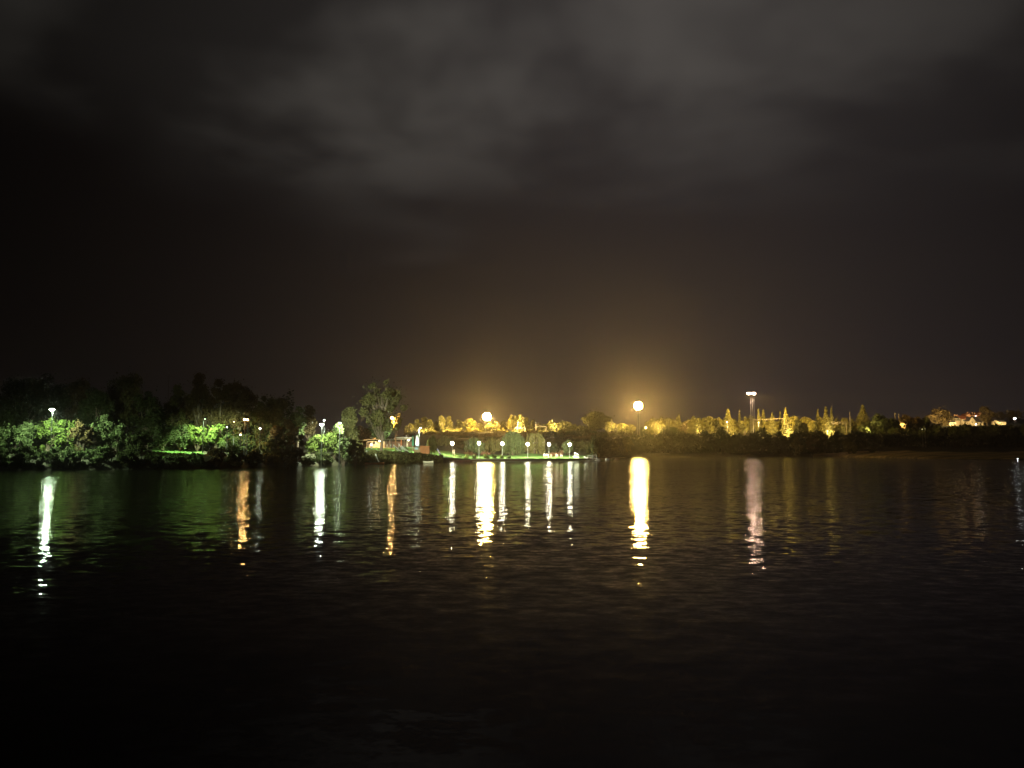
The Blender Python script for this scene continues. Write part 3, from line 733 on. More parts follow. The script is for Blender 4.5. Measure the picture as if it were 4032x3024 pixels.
street_lamp(1268, 1672, 124, 'large bright lamp of the pair over the yellow green shrubs', WHITE, 520, 2600, r=.26, water=True, mk='pole')
street_lamp(1277, 1655, 134, 'higher thinner lamp rising just behind the large bright lamp', WHITE, 45, 600, r=.13, mk='pole')
street_lamp(1339, 1666, 125, 'white lamp between the pale sapling and the conical tree', WHITE, 50, 14000, r=.16, aim=(.078, 1, .14), cone=58)  # its narrow beam is added to light the tall lone tree
street_lamp(1656, 1685, 172, 'tall lawn lamp with a short arm beside the white parasol', WHITE, 60, 4200, r=.13, arm=.35, mk='pole', aim=(-.5, .1, -.8))
street_lamp(1543, 1646, 203, 'orange lamp glowing behind the trunk of the tall lone tree', ORANGE, 1500, 6000, r=.36)
street_lamp(964, 1652, 112.5, 'first of the twin orange lamps under the tallest dark crown', ORANGE, 300, 180, r=.13)
street_lamp(975, 1653, 112.3, 'second of the twin orange lamps, nearer to the olive tree', ORANGE, 300, 180, r=.13)
street_lamp(922, 1661, 113, 'tiny orange lamp beside the twin orange lamps', ORANGE, 45, 0, r=.07)
street_lamp(895, 1683, 112.7, 'tiny white lamp low among stems below the tallest crown', WHITE, 30, 0, r=.07)
street_lamp(1025, 1688, 112.8, 'single small white lamp past the twin orange lamps', WHITE, 90, 120, r=.11)
street_lamp(948, 1712, 112.4, 'low greenish lamp half hidden by leaves under the twin orange lamps', GREENW, 25, 350, r=.11)

# six globe lamps on the lawn
def globe_lamp():
    root = empty('globe_lamp', (0, 0, 0), 'x', 'lamp')
    MB().lathe((0, 0, 0), [(.13, -.2), (.13, .35), (.07, .42), (.06, 2.0), (.045, 3.42), (.09, 3.46), (.10, 3.52)], 10).build('pole', M_['pole'], root)
    MB().sphere((0, 0, 3.86), .36, 10, 7).build('globe', glow('globe_glass', GLOBE, 140), root, True)
    MB().lathe((0, 0, 4.21), [(.16, 0), (.15, .03), (.05, .07)], 10).build('globe_cap', M_['dark'], root)
    spot('lawn_fill_light', (0, .22, 3.5), (0, .77, 2.7), 8000, GLOBE, 165, root, .4, .04)  # extra spot added under the globe to brighten the lawn
    spot('willow_fill_light', (0, .42, 3.86), (0, 8, 3.6), 70000, GLOBE, 74, root, .6, .1)  # extra beam added behind the globe to light the willows
    return root
protog = None
gl = ((1781, 1746, 183, 'globe lamp nearest the timber steps, with a small wooden frame beside it'),
      (1886, 1745, 190, 'globe lamp standing behind lawn plants between two willows'),
      (1978, 1747, 194, 'globe lamp over the last lawn plants in front of the large willow'),
      (2078, 1749, 198, 'globe lamp on the open grass before the dense willow'),
      (2161.5, 1750, 201, 'globe lamp beside the wooden bench'),
      (2243, 1750, 203.8, 'globe lamp nearest the white gangway rails, on a bluish post'))
for px, py, D, lab in gl:
    p = at(px, py, D)
    if protog is None: protog = globe_lamp(); protog.location = (p.x, p.y, p.z - 3.86); protog['label'] = lab; protog['group'] = 'globe lamps on the lawn'
    else: copy_tree(protog, (p.x, p.y, p.z - 3.86), lab, 'globe lamps on the lawn')

# lighting masts
def mast(px, py, D, label, col, L, heads, twin, targets, P, disc=.34):
    h = at(px, py, D); X = h.x; z0 = ground(X, D); root = empty('lighting_mast', (X, D, z0), label, 'mast', 'floodlight masts of the yard')
    W = 0.75; lb = MB(); H = h.z - z0
    for sx in (-1, 1):
        for sy in (-1, 1): lb.tube((X + sx * W, D + sy * W * .8, z0 - .3), (X + sx * W * .75, D + sy * W * .6, h.z), .10, .08, 5)
    k = int(H / 1.6)
    for i in range(k):
        za = z0 + H * i / k; zb_ = z0 + H * (i + 1) / k; s = 1 if i % 2 else -1
        for sy in (-1, 1):
            lb.tube((X - s * W * .95, D + sy * W * .7, za), (X + s * W * .95, D + sy * W * .7, zb_), .05, .05, 4)
            lb.tube((X - W * .95, D + sy * W * .7, zb_), (X + W * .95, D + sy * W * .7, zb_), .045, .045, 4)
    lb.build('lattice', M_['steel'], root)
    if twin:
        MB().tube((X + 1.75, D, z0), (X + 1.35, D, h.z), .13, .10, 6).build('side_pole', M_['steel'], root)
    fr = MB(); wd = heads[0] * disc * 1.25
    for z in (0.0, 1.0): fr.tube((X - wd, D - .2, h.z + z * heads[1] * disc - .3), (X + wd, D - .2, h.z + z * heads[1] * disc - .3), .07, .07, 5)
    fr.box((X, D + .1, h.z - .5), (wd * 1.6, 1.4, .12)); fr.build('head_frame', M_['steel'], root)
    for j in range(heads[1]):
        for i in range(heads[0]):
            x = X + (i - (heads[0] - 1) / 2) * disc * 2.5; z = h.z + (j - (heads[1] - 1) / 2) * disc * 2.3
            if twin and abs(i - (heads[0] - 1) / 2) < 1.0: continue
            if not twin and ((i - (heads[0] - 1) / 2) / (heads[0] / 2)) ** 2 + ((j - (heads[1] - 1) / 2) / (heads[1] / 2)) ** 2 > 1.0: continue
            hb = MB(); hb.tube((x, D + .15, z + .12), (x, D - .35, z), disc * .6, disc * 1.06, 10); f = hb.build('floodlight', M_['dark'], root)
            lens = MB(); c = Vector((x, D - .40, z - .01)); lens.tube(c, c + Vector((0, -.04, -.01)), disc, disc * .9, 8)
            le = lens.build('lens', glow('lens_%d' % px, col, L), f)
    for t, p, ang in targets: spot('fill_beam', (X, D + .9, h.z - 1.0), t, p * P, SODIUM, ang, root, .6, .5)  # spots added on the mast to light the ridge trees
    if twin:
        spot('fill_beam', (X, D - 2.6, h.z - .9), (X + 1, D - 6, z0), 12000, PINK, 128, root, .7, .4)  # spot added in front of the mast to light its lattice
    return root
mast(1917, 1641, 342, 'yellow glaring mast nearest the globe lamps, barely above bright bushes', SODIUM, 2000, (5, 5), False,
     ((at(1700, 1660, 357), 1.0, 90), (at(1917, 1690, 357), .5, 100), (at(2130, 1660, 357), 1.0, 90)), 260000, disc=.28)
mast(2513, 1598, 428, 'yellow glaring mast standing tall over the far shore', SODIUM, 2000, (5, 5), False,
     ((at(2390, 1670, 437), .9, 80), (at(2640, 1670, 446), .8, 80), (at(2513, 1700, 450), .3, 110)), 450000, disc=.36)
mast(2958, 1550, 426, 'tall twin legged mast with two pinkish light clusters', PINK, 190, (7, 2), True,
     ((at(2800, 1660, 448), 1.1, 70), (at(3110, 1660, 448), 1.2, 70), (at(3300, 1660, 448), 2.6, 50), (at(2958, 1690, 450), .5, 110)), 420000, disc=.26)

# small far lamps
def small_lamp(px, py, D, label, col, L, r, P=0, name='small_lamp', hgt=3.0):
    h = at(px, py, D); z0 = ground(h.x, D); root = empty(name, (h.x, D, z0), label, 'lamp')
    MB().tube((h.x, D, min(z0, h.z - 1.0)), (h.x, D, h.z - r), .06, .05, 6).build('pole', M_['steel'], root)
    MB().sphere(h, r, 8, 5).build('lamp_bulb', glow('small_%d' % px, col, L), root)
    if P: spot('lamp_light', h + Vector((0, .5, 0)), h + Vector((0, 3, -.5)), P * 4, col, 150, root)
    return root
small_lamp(2543, 1684, 432, 'small warm lamp low on the ridge past the second yellow mast', (1, .75, .4), 12, .5)
small_lamp(2863, 1662, 440, 'green and white signal light inside the broad conifer', (.35, 1, .45), 3, .35)
small_lamp(2987, 1664, 440, 'green signal light at the end of the white handrail', (.15, 1, .3), 2, .35)
small_lamp(3258, 1697, 438, 'reddish lamp under the tall shaggy conifer', (1, .35, .15), 2.5, .4)
small_lamp(3631, 1690, 404, 'pale yellow lamp of a tiny pair deep in the dark wood', (1, .9, .45), 1.2, .22)
small_lamp(3642, 1689, 404, 'fainter partner of the tiny lamp pair in the dark wood', (1, .9, .45), .8, .16)
small_lamp(3842, 1638, 585, 'white lamp on the roofs of the houses', (1, .9, .85), 6, .4)
small_lamp(3843, 1671, 560, 'bluish white lamp below the gabled house', (.85, .95, 1), 8, .42)
small_lamp(3996, 1648, 600, 'brightest white light among the trees past the houses', (.95, 1, .95), 22, .75, 9000)
small_lamp(4007, 1806, 234, 'faint white lamp on the low spit at the water', (.9, .95, 1), 12, .12, name='shore_lamp')
for px, py, D, P, lab in ((3690, 1668, 545, 20000, 'street lamp hidden behind the large domed tree'), (3800, 1674, 555, 30000, 'street lamp lighting the fronts of the houses'), (3925, 1665, 590, 13000, 'street lamp in the trees past the houses'),
                      (3560, 1690, 452, 9000, 'street lamp sunk behind the bushy brown tree'), (3420, 1700, 433, 20000, 'added hidden lamp in front of the great cedar'), (3285, 1700, 433, 12000, 'added hidden lamp under the slim twin conifer'),
                      (3115, 1700, 433, 14000, 'added hidden lamp under the tallest bright yellow conifer'), (3000, 1700, 433, 12000, 'added hidden lamp under the narrow pointed conifer'),
                      (2860, 1700, 433, 12000, 'added hidden lamp under the broad conifer'), (2740, 1700, 433, 9000, 'added hidden lamp under the bell shaped tree'),
                      (2602, 1690, 433, 9000, 'added hidden lamp under the isolated bright dome'), (2425, 1700, 426, 14000, 'added hidden lamp between the bright tree and the pinkish one'),
                      (2195, 1705, 341, 16000, 'added hidden lamp on the slope above the fifth globe lamp'), (2045, 1705, 341, 16000, 'added hidden lamp under the tall golden clump'),
                      (1765, 1705, 341, 12000, 'added hidden lamp above the first globe lamp'), (1660, 1705, 341, 12000, 'added hidden lamp above the closed parasols')):
    h = at(px, py, D); z0 = ground(h.x, D); hz = max(h.z, z0 + 3.5); root = empty('hidden_lamp', (h.x, D, z0), lab, 'lamp', 'low sodium lamps of the town')  # lamps of the yard are hidden extras, added to light the ridge trees
    MB().tube((h.x, D, z0 - .3), (h.x, D, hz), .08, .06, 6).build('pole', M_['dark'], root)
    MB().lathe((h.x, D, hz + .1), [(.3, 0), (.25, .1), (.05, .16)], 8).build('lamp_hood', M_['dark'], root)
    MB().sphere((h.x, D, hz), .12, 8, 5).build('lamp_bulb', glow('yard', SODIUM, 1.5), root)
    spot('lamp_light', (h.x, D + .9, hz - .1), (h.x, D + 2.2, hz - .1 + .25), P * 4, (1, .72, .32), 160, root, .3, .2)

# ------------------------------------------------------------------ posts, wires and rails on the ridge
def post(px, y0, y1, D, r, label, m='cream', name='post', wires=None):
    a = at(px, y0, D); z0 = min(ground(a.x, D), at(px, y1, D).z); root = empty(name, (a.x, D, z0), label, 'post')
    MB().tube((a.x, D, z0 - .2), (a.x, D, a.z - .5), r, r * .8, 7).build('shaft', M_[m], root)
    MB().tube((a.x, D, a.z - .5), (a.x, D, a.z), r * .45, r * .25, 6).build('tip', M_['steel'], root)
    return root
for px, y0, y1, D, r, lab in (
 (2110, 1662, 1692, 346, .16, 'catenary post with a cross arm above the dense willow'),
 (2175, 1648, 1690, 347, .14, 'tall thin catenary post among golden trees above the fifth lamp'),
 (2038, 1655, 1705, 345, .16, 'catenary post before the tall golden clump'),
 (1957, 1662, 1700, 344, .14, 'dark catenary post beside the first yellow mast'),
 (2408, 1655, 1705, 427, .28, 'dark post before the bright tree past the big rounded one'),
 (2446, 1655, 1690, 427, .24, 'dark post before the pinkish yellow tree'),
 (2578, 1645, 1672, 434, .16, 'thin dark post beside the isolated bright dome'),
 (2633, 1642, 1668, 434, .22, 'short white mast on the dark ridge'),
 (3346, 1618, 1690, 436, .24, 'wooden power pole carrying the overhead wires'),
 (3524, 1625, 1660, 452, .34, 'second pale post past the great cedar'),
 (3539, 1630, 1646, 470, .3, 'short pinkish post beside the second pale post'),
 (3332, 1672, 1690, 436, .14, 'low post under the overhead wires'),
 (3932, 1617, 1640, 640, .5, 'grey square post past the covering domed tree'),
 (3966, 1612, 1640, 640, .7, 'tall yellowish post before the last trees'),
 (4010, 1607, 1640, 640, .4, 'lattice post at the far edge of the houses'),
 (666, 1463, 1510, 150, .05, 'thin mast rising out of the black treeline'),
):
    post(px, y0, y1, D, r, lab, 'dark' if 'dark' in lab or 'wooden' in lab else 'weather', 'power_pole' if 'power' in lab else 'post')
def rail(name, pts, r, label, m, cat, posts=()):
    root = empty(name, pts[0], label, cat); b = MB()
    for p, q in zip(pts, pts[1:]): b.tube(p, q, r, r, 5)
    b.build('rail', M_[m], root)
    for p in posts: MB().tube(p, (p.x, p.y, ground(p.x, p.y)), r * .8, r * .8, 5).build('support', M_[m], root)
    return root
rail('gantry_beam', [at(2966, 1653, 439), at(3088, 1648, 439)], .11, 'long pale horizontal beam past the twin mast', 'weather', 'beam', [at(2966, 1653, 439), at(3088, 1648, 439)])
rail('gantry_beam', [at(2028, 1684, 345), at(2068, 1686, 345)], .15, 'short pale cross beam above the large willow', 'weather', 'beam', [at(2028, 1684, 345), at(2068, 1686, 345)])
rail('gantry_beam', [at(2110, 1678, 346), at(2150, 1680, 346)], .13, 'pale cross beam by the catenary post above the dense willow', 'weather', 'beam', [at(2150, 1680, 346)])
for i, (ya, yb) in enumerate(((1661, 1657), (1664, 1664), (1668, 1668))):
    rail('overhead_wire', [at(3275, ya, 437), at(3310, ya + 1.2, 436.5), at(3346, yb, 436)], .06, ('upper', 'middle', 'lowest')[i] + ' overhead wire between the shaggy conifer and the power pole', 'weather', 'wire')
rail('far_jetty', [at(3690, 1811.2, 229), at(4120, 1809.5, 228)], .10, 'low dark jetty line along the water at the far spit', 'dark', 'jetty')

# terraced steps on the hillside
st = empty('hillside_steps', at(1955, 1733, 290), 'wide yellow lit steps climbing the slope below the first mast', 'steps')
sb = MB()
for i in range(9):
    t = i / 8; c = at(1962 - 4 * t, 1731 - 26 * t, 292 + 24 * t); sb.box(c - Vector((0, 0, .25)), (5.2 + 1.2 * t, 2.9, .5))
sb.build('flight', M_['concrete'], st)
spot('step_fill_light', at(1940, 1690, 290), at(1958, 1718, 304), 2500, SODIUM, 60, st)  # added spot without a lamp, in place of mast light on the steps

# ------------------------------------------------------------------ quay, boardwalk, jetty
def quay():
    a = at(1850, 1806, 178.3); b = at(2318, 1806, 203.6); a.z = b.z = 0
    d = (b - a); L = d.length; rz = math.atan2(d.y, d.x); mid = (a + b) / 2; nrm = Vector((d.y, -d.x, 0)).normalized()
    q = empty('quay', (a.x, a.y, 0), 'long brown quay wall below the lamp lit lawn', 'quay')
    wl = MB(); wl.box((mid.x, mid.y, .08), (L, .3, .82), rz); wl.build('retaining_wall', M_['brown'], q)
    kb = MB(); kb.box((mid.x, mid.y + .1, .56), (L + .05, .62, .12), rz); kb.build('coping', M_['concrete'], q)
    fl = MB(); m2 = mid + nrm * .72; fl.box((m2.x, m2.y, .09), (L, 1.0, .09), rz); fl.build('waterside_ledge', M_['white'], q)
    for i in range(24):
        p = a.lerp(b, (i + .5) / 24) + nrm * 1.15; MB().tube((p.x, p.y, -.6), (p.x, p.y, .16), .07, .07, 6).build('pile', M_['brown'], q)
quay()
def pontoon(px0, px1, y, D0, D1, h, name, label, m, mtop, cat='pontoon'):
    a = at(px0, y, D0); b = at(px1, y, D1); a.z = b.z = 0; d = b - a; L = d.length; rz = math.atan2(d.y, d.x); mid = (a + b) / 2
    r = empty(name, (mid.x, mid.y, 0), label, cat)
    MB().box((mid.x, mid.y, h / 2 - .1), (L, 1.8, h + .1), rz).build('hull', M_[m], r)
    MB().box((mid.x, mid.y, h + .025), (L + .12, 1.95, .08), rz).build('deck', M_[mtop], r)
    for t in (.08, .36, .64, .92):
        p = a.lerp(b, t); MB().box((p.x + math.sin(rz) * .99, p.y - math.cos(rz) * .99, h * .5), (.12, .1, h * .9), rz).build('fender', M_['dark'], r)
    return r
pontoon(1755, 1851, 1817, 170, 174, .42, 'floating_pontoon', 'dark red floating pontoon moored at the timber steps', 'darkred', 'brown')
# jetty out from the quay end
def jetty():
    a = at(2310, 1809, 203.5); b = at(2455, 1806, 250); a.z = b.z = 0; d = b - a; L = d.length; rz = math.atan2(d.y, d.x); mid = (a + b) / 2
    r = empty('jetty', (a.x, a.y, 0), 'narrow pale jetty on floats past the end of the quay', 'jetty')
    MB().box((mid.x, mid.y, .52), (L, 1.3, .10), rz).build('walkway', M_['concrete'], r)
    for t, m in ((.10, 'cream'), (.30, 'white'), (.36, 'white'), (.52, 'white'), (.58, 'white'), (.8, 'brown')):
        p = a.lerp(b, t); MB().box((p.x, p.y, .2), (1.1, 1.2, .5), rz).build('float', M_[m], r)
    return r
jetty()

# timber stairs with white side boards
def stair(top, bot, wid, label, side='both', rails=True, tread='brown', name='timber_stairs', n=8):
    top = Vector(top); bot = Vector(bot); r = empty(name, bot, label, 'stairs')
    d = bot - top; dh = Vector((d.x, d.y, 0)).normalized(); s = Vector((-dh.y, dh.x, 0))
    for k in (-1, 1):
        if side == 'far' and k < 0: continue
        if side == 'near' and k > 0: continue
        o = s * (k * wid / 2); b = MB(); up = Vector((0, 0, .42))
        b.prism([top + o - s * .05, bot + o - s * .05, bot + o - s * .05 + up, top + o - s * .05 + up], s * .10); b.build('side_board', M_['white'], r)
        if rails:
            rb = MB(); hu = Vector((0, 0, 1.05)); rb.tube(top + o + hu, bot + o + hu, .06, .06, 6)
            for t in (0.02, .33, .66, .98): rb.tube(top.lerp(bot, t) + o, top.lerp(bot, t) + o + hu, .04, .04, 5)
            rb.build('handrail', M_['white'], r)
    for i in range(n):
        c = top.lerp(bot, (i + .5) / n); b = MB(); b.box(c, (.34, wid - .12, .05), math.atan2(dh.y, dh.x)); b.build('tread', M_[tread], r)
    return r
stair(at(1567, 1762, 166), at(1596, 1787, 156), 1.5, 'dark steps with two white side boards going down the pavilion lawn', 'both', False, 'dark')
g2 = empty('white_boards', at(1571, 1768, 168), 'single white sloping handrail beside the lawn steps', 'handrail')
bb = MB(); p0 = at(1570, 1748, 168); p1 = at(1585, 1772, 165); bb.tube(p0, p1, .09, .09, 6)
for t in (0, .5, 1): p = p0.lerp(p1, t); bb.tube(p, (p.x, p.y, ground(p.x, p.y) - .1), .05, .05, 5)
bb.build('rail', M_['white'], g2)
stair(at(1722, 1800, 172), at(1741, 1819, 166.5), 2.0, 'brown timber steps down to the red pontoon', 'near', False, 'cream', n=6)
hr = empty('timber_handrail', at(1726, 1815, 167), 'thin beige handrail on the willow side of the timber steps', 'handrail')
hb = MB(); hb.tube(at(1700, 1786, 172), at(1727, 1811, 167), .06, .06, 5); hb.tube(at(1700, 1795, 172), at(1727, 1818, 167), .06, .06, 5)
for t in (0, .33, .66, 1): p = at(1700, 1786, 172).lerp(at(1727, 1811, 167), t); hb.tube(p, p - Vector((0, 0, .8)), .04, .04, 5)
hb.build('rail', M_['cream'], hr)
wb = empty('gangway_board', at(1762, 1812, 171), 'thick white sloping board beside the brown timber steps', 'board')
MB().prism([at(1742, 1797, 174), at(1764, 1809, 171), at(1764, 1815, 171), at(1742, 1803, 174)], (.3, .5, 0)).build('board', M_['white'], wb)
wf = MB(); wf.tube(at(1760, 1800, 173), at(1768, 1812, 171), .05, .05, 5); wf.tube(at(1753, 1800, 173), at(1761, 1800, 173), .05, .05, 5); wf.build('bracket', M_['brown'], wb)
# gangways at the quay end
b1 = empty('gangway_board', at(2272, 1806, 204), 'short thick white board lying at the quay end', 'board')
MB().prism([at(2256, 1796, 206), at(2273, 1803, 204), at(2273, 1807, 204), at(2256, 1799, 206)], (.2, .5, 0)).build('board', M_['white'], b1)
stair(at(2273, 1797, 206), at(2291, 1807, 203), 1.6, 'brown gangway between high white rails at the quay end', 'near', True, 'brown', n=5)
b3 = empty('white_handrail', at(2312, 1808, 203), 'lone white sloping rail just before the mesh railing', 'handrail')
hb = MB(); hb.tube(at(2300, 1797, 204), at(2313, 1808, 202.5), .10, .10, 6); hb.tube(at(2300, 1797, 204), at(2301, 1808, 204), .05, .05, 5); hb.tube(at(2306, 1802, 203.5), at(2306, 1809, 203.5), .05, .05, 5); hb.build('rail', M_['white'], b3)
fr = empty('metal_railing', at(2312, 1808, 205), 'pale metal railing frame where the jetty starts', 'railing')
hb = MB(); A = at(2314, 1795, 205); B = at(2349, 1791, 205); A2 = at(2314, 1809, 205); B2 = at(2349, 1806, 205)
hb.tube(A, B, .05, .05, 5); hb.tube(A, A2, .05, .05, 5); hb.tube(B, B2, .05, .05, 5); hb.tube(A.lerp(A2, .5), B.lerp(B2, .5), .035, .035, 5); hb.tube(A.lerp(B, .5), A2.lerp(B2, .5), .04, .04, 5); hb.tube(A2, B2, .04, .04, 5)
hb.build('frame', M_['white'], fr)
def rowboat(c, L, W, H, rz, label, m, name='rowing_boat', tilt=0.0, up=False):
    c = Vector(c); r = empty(name, c, label, 'boat', rz=0); b = MB(); n = 9; secs = []
    R = Matrix.Rotation(rz, 3, 'Z') @ Matrix.Rotation(tilt, 3, 'Y')
    for i in range(n):
        t = i / (n - 1); x = (t - .5) * L; w_ = W / 2 * (math.sin(math.pi * (0.08 + .86 * t)) ** .6); sh = H * (1 + .35 * (2 * t - 1) ** 2)
        secs.append([Vector((x, -w_, sh)), Vector((x, -w_ * .75, sh * .35)), Vector((x, 0, 0)), Vector((x, w_ * .75, sh * .35)), Vector((x, w_, sh)), Vector((x, w_ * .88, sh)), Vector((x, w_ * .6, sh * .42)), Vector((x, 0, .07)), Vector((x, -w_ * .6, sh * .42)), Vector((x, -w_ * .88, sh))])
    k = 10
    for s_ in secs: b.v += [c + R @ p for p in s_]
    for i in range(n - 1):
        for j in range(k): b.f.append([i*k + j, (i+1)*k + j, (i+1)*k + (j+1) % k, i*k + (j+1) % k])
    b.f.append(list(range(k))[::-1]); b.f.append([(n-1)*k + j for j in range(k)])
    b.build('hull', M_[m], r, True)
    for t in (.35, .68):
        p = c + R @ Vector(((t - .5) * L, 0, H * .8)); MB().box(p, (.22, W * .8, .04), rz, ry=tilt).build('seat', M_['brown'], r)
    return r
p = at(1472, 1827, 136); rowboat((p.x, p.y, -.05), 3.6, 1.1, .34, .05, 'orange brown rowing boat moored under the steep bank', 'orange')
p = at(1684, 1822, 157); rowboat((p.x, p.y, -.05), 2.3, 1.0, .36, .1, 'beige boat moored between the bank and the timber steps', 'beige')
p = at(1483, 1792, 140); rowboat(p - Vector((0, 0, .55)), 1.6, .5, .18, .2, 'white canoe leaning upright on the bank near the tall tree', 'white', 'canoe', 1.15)
p = at(1449, 1777, 141); rowboat((p.x, p.y, ground(p.x, p.y)), .9, .4, .2, .2, 'small white dinghy lying beside the upright canoe', 'white', 'dinghy', .35)
p = at(1725, 1784, 186); rowboat((p.x, p.y, ground(p.x, p.y) + .45), 1.7, .55, .25, -.5, 'dark blue boat hull tilted on the grass slope', 'navy', 'small_boat', .95)
p = at(2331, 1801, 206); rowboat((p.x, p.y, ground(p.x, p.y) + .1), 2.0, .7, .32, .1, 'pale green boat resting behind the metal railing', 'white', 'rowing_boat')

# small wooden frame next to the first globe lamp
nf = empty('notice_frame', at(1786, 1793, 200), 'small wooden frame standing behind the first globe lamp', 'sign')
hb = MB(); a_ = at(1783, 1770, 200); b_ = at(1789, 1770, 200); gz = ground(a_.x, 200)
hb.tube(a_, (a_.x, 200, gz - .1), .06, .06, 5); hb.tube(b_, (b_.x, 200, gz - .1), .06, .06, 5); hb.tube(a_, b_, .05, .05, 5); hb.build('frame', M_['cream'], nf)
MB().box((a_ + b_) / 2 - Vector((0, 0, .55)), (.34, .04, .7)).build('panel', M_['brown'], nf)

# benches
def bench():
    r = empty('park_bench', (0, 0, 0), 'x', 'bench')
    s = MB(); [s.box((0, -.24 + .13 * i, .45), (1.25, .10, .035)) for i in range(4)]; s.build('seat', M_['cream'], r)
    s = MB(); [s.box((0, .24 + .02 * i, .60 + .13 * i), (1.25, .03, .10)) for i in range(3)]; s.build('backrest', M_['cream'], r)
    for sx in (-1, 1):
        s = MB(); s.box((sx * .62, -.2, .22), (.09, .09, .46)); s.box((sx * .62, .24, .45), (.09, .09, .92)); s.box((sx * .62, 0, .66), (.09, .55, .06)); s.box((sx * .62, -.2, .5), (.07, .07, .3)); s.build('leg', M_['weather'], r)
    return r
bn = bench(); bn['group'] = 'benches on the lawn'
pb = lambda px, D: (gx(px, D), D, ground(gx(px, D), D))
bn.location = pb(2150, 208); bn['label'] = 'wooden bench facing the water beside the fifth globe lamp'; bn.rotation_euler = (0, 0, math.pi * 0); bn.scale = (1, 1, 1)
copy_tree(bn, pb(2193, 212), 'bench half hidden before the small russet hedge', 'benches on the lawn', 1.3)
copy_tree(bn, pb(2211, 212), 'bench turned sideways before the rising russet hedge', 'benches on the lawn', 1.5)
bx = empty('litter_bin', pb(2170, 212), 'small dark litter bin between the wooden bench and the russet hedge', 'bin')
bl = Vector(bx.location)
MB().lathe(bl, [(.2, 0), (.24, .6), (.26, .7)], 10).build('body', M_['brown'], bx); MB().lathe(bl + Vector((0, 0, .72)), [(.27, 0), (.2, .07)], 10).build('lid', M_['dark'], bx)

# ------------------------------------------------------------------ pavilion
def pavilion():
    D = 212; g = lambda px, y=1762, d=D: at(px, y, d)
    z0 = g(1500, 1763).z - .05; k = D / F
    r = empty('pavilion', (gx(1540, D), D, z0), 'low pavilion with grey end room and open timber porch on the lawn', 'pavilion')
    def blk(name, x0, x1, ya, yb, d0, d1, m, par=r):
        a = at(x0, ya, D); b = at(x1, yb, D)
        z1 = max(a.z, b.z); z2 = min(a.z, b.z); return MB().box(((a.x + b.x) / 2, (d0 + d1) / 2, (z1 + z2) / 2), (b.x - a.x, d1 - d0, z1 - z2)).build(name, M_[m], par)
    blk('end_room_wall', 1444, 1480, 1737, 1768, D, D + 6, 'grey')
    blk('plinth', 1440, 1625, 1762, 1790, D + .05, D + 7, 'concrete')
    blk('beige_wall', 1480.2, 1513, 1737, 1762, D + .8, D + 5, 'beige')
    blk('back_wall', 1513, 1618, 1737, 1762, D + 5, D + 5.2, 'brown')
    bw = blk('bench_counter', 1520, 1556, 1754, 1758, D + 2, D + 2.6, 'orange'); blk('bench_counter', 1520, 1556, 1759.5, 1761, D + 1.2, D + 1.6, 'orange')
    # curved grey roof of the end room
    rb = MB(); pts = []
    for i in range(9):
        t = i / 8; px = 1428 + 62 * t; y = 1735 - 7 * math.sin(math.pi * (0.15 + .5 * t)); pts.append(at(px, y, D - .6))
    low = [p - Vector((0, 0, .26)) for p in pts]
    rb.prism(pts[::-1] + low, (0, 7.2, 0)); rb.build('roof', M_['roof'], r)
    blk('roof', 1490.2, 1556, 1729, 1732, D - .4, D + 5.6, 'roof')
    blk('porch_roof', 1556.3, 1621, 1721.5, 1724.5, D - 1.0, D + 4.6, 'white')
    blk('fascia', 1552, 1620, 1726, 1731.5, D - .8, D - .62, 'cream')
    blk('fascia', 1600, 1620.5, 1724.7, 1725.8, D - .9, D + 4.4, 'cream')
    for px, m, d in ((1559, 'cream', 0), (1576.5, 'orange', 1.5), (1583, 'cream', 3.8), (1599, 'cream', 1.2), (1603.5, 'cream', 0), (1532, 'cream', 1)):
        blk('post', px - 1.8, px + 1.8, 1731.6, 1763, D + d, D + d + .26, m)
    blk('door', 1446, 1452, 1742, 1765, D - .06, D - .01, 'dark'); 
    for x in (1457, 1473): 
        wv = blk('window', x - 4, x + 4, 1740, 1748, D - .07, D - .02, 'dark'); blk('pane', x - 3, x + 3, 1741, 1747, D - .11, D - .08, 'glass', wv) if False else None
        a = at(x - 3, 1741, D); b = at(x + 3, 1747, D)
        pn = MB().box(((a.x + b.x) / 2, D - .09, (a.z + b.z) / 2), (b.x - a.x, .02, a.z - b.z)); me = pn.build('pane', M_['glass'], None); me.parent = wv
        for v in me.data.vertices: v.co -= Vector(r.location)
    c = MB(); q = at(1476, 1725, D + 3); c.box(q, (.5, .5, 1.0)); c.build('chimney', M_['cream'], r)
    q = at(1601, 1720, D + 3); c = MB(); c.box(q, (.35, .35, .9)); c.build('chimney', M_['cream'], r)
    return r
pavilion()
def hang_lamp(px, py, D, label, L, P, r_, name='pavilion_lamp', col=WHITE):
    h = at(px, py, D); r = empty(name, h, label, 'lamp'); MB().sphere(h, r_, 8, 6).build('globe', glow('pav_%d' % px, col, L), r, True)
    MB().tube(h + Vector((0, 0, r_)), h + Vector((0, 0, r_ + .25)), .03, .03, 5).build('bracket', M_['dark'], r)
    if P: spot('lamp_light', h + Vector((0, -r_ - .25, 0)), h + Vector((0, .5, -1.2)), P * 7, col, 150, r, .5, .05)
hang_lamp(1609, 1733, 210.4, 'round white lamp hanging under the end of the porch fascia', 12, 120, .17)
hang_lamp(1493.5, 1737, 211.2, 'warm wall lamp on the beige wall beside the tall trunk', 12, 80, .17, col=(1, .8, .45))
h = at(1462, 1751, 190); r = empty('bollard_lamp', (h.x, 190, ground(h.x, 190)), 'short white bollard lamp on the grass before the grey end room', 'lamp')
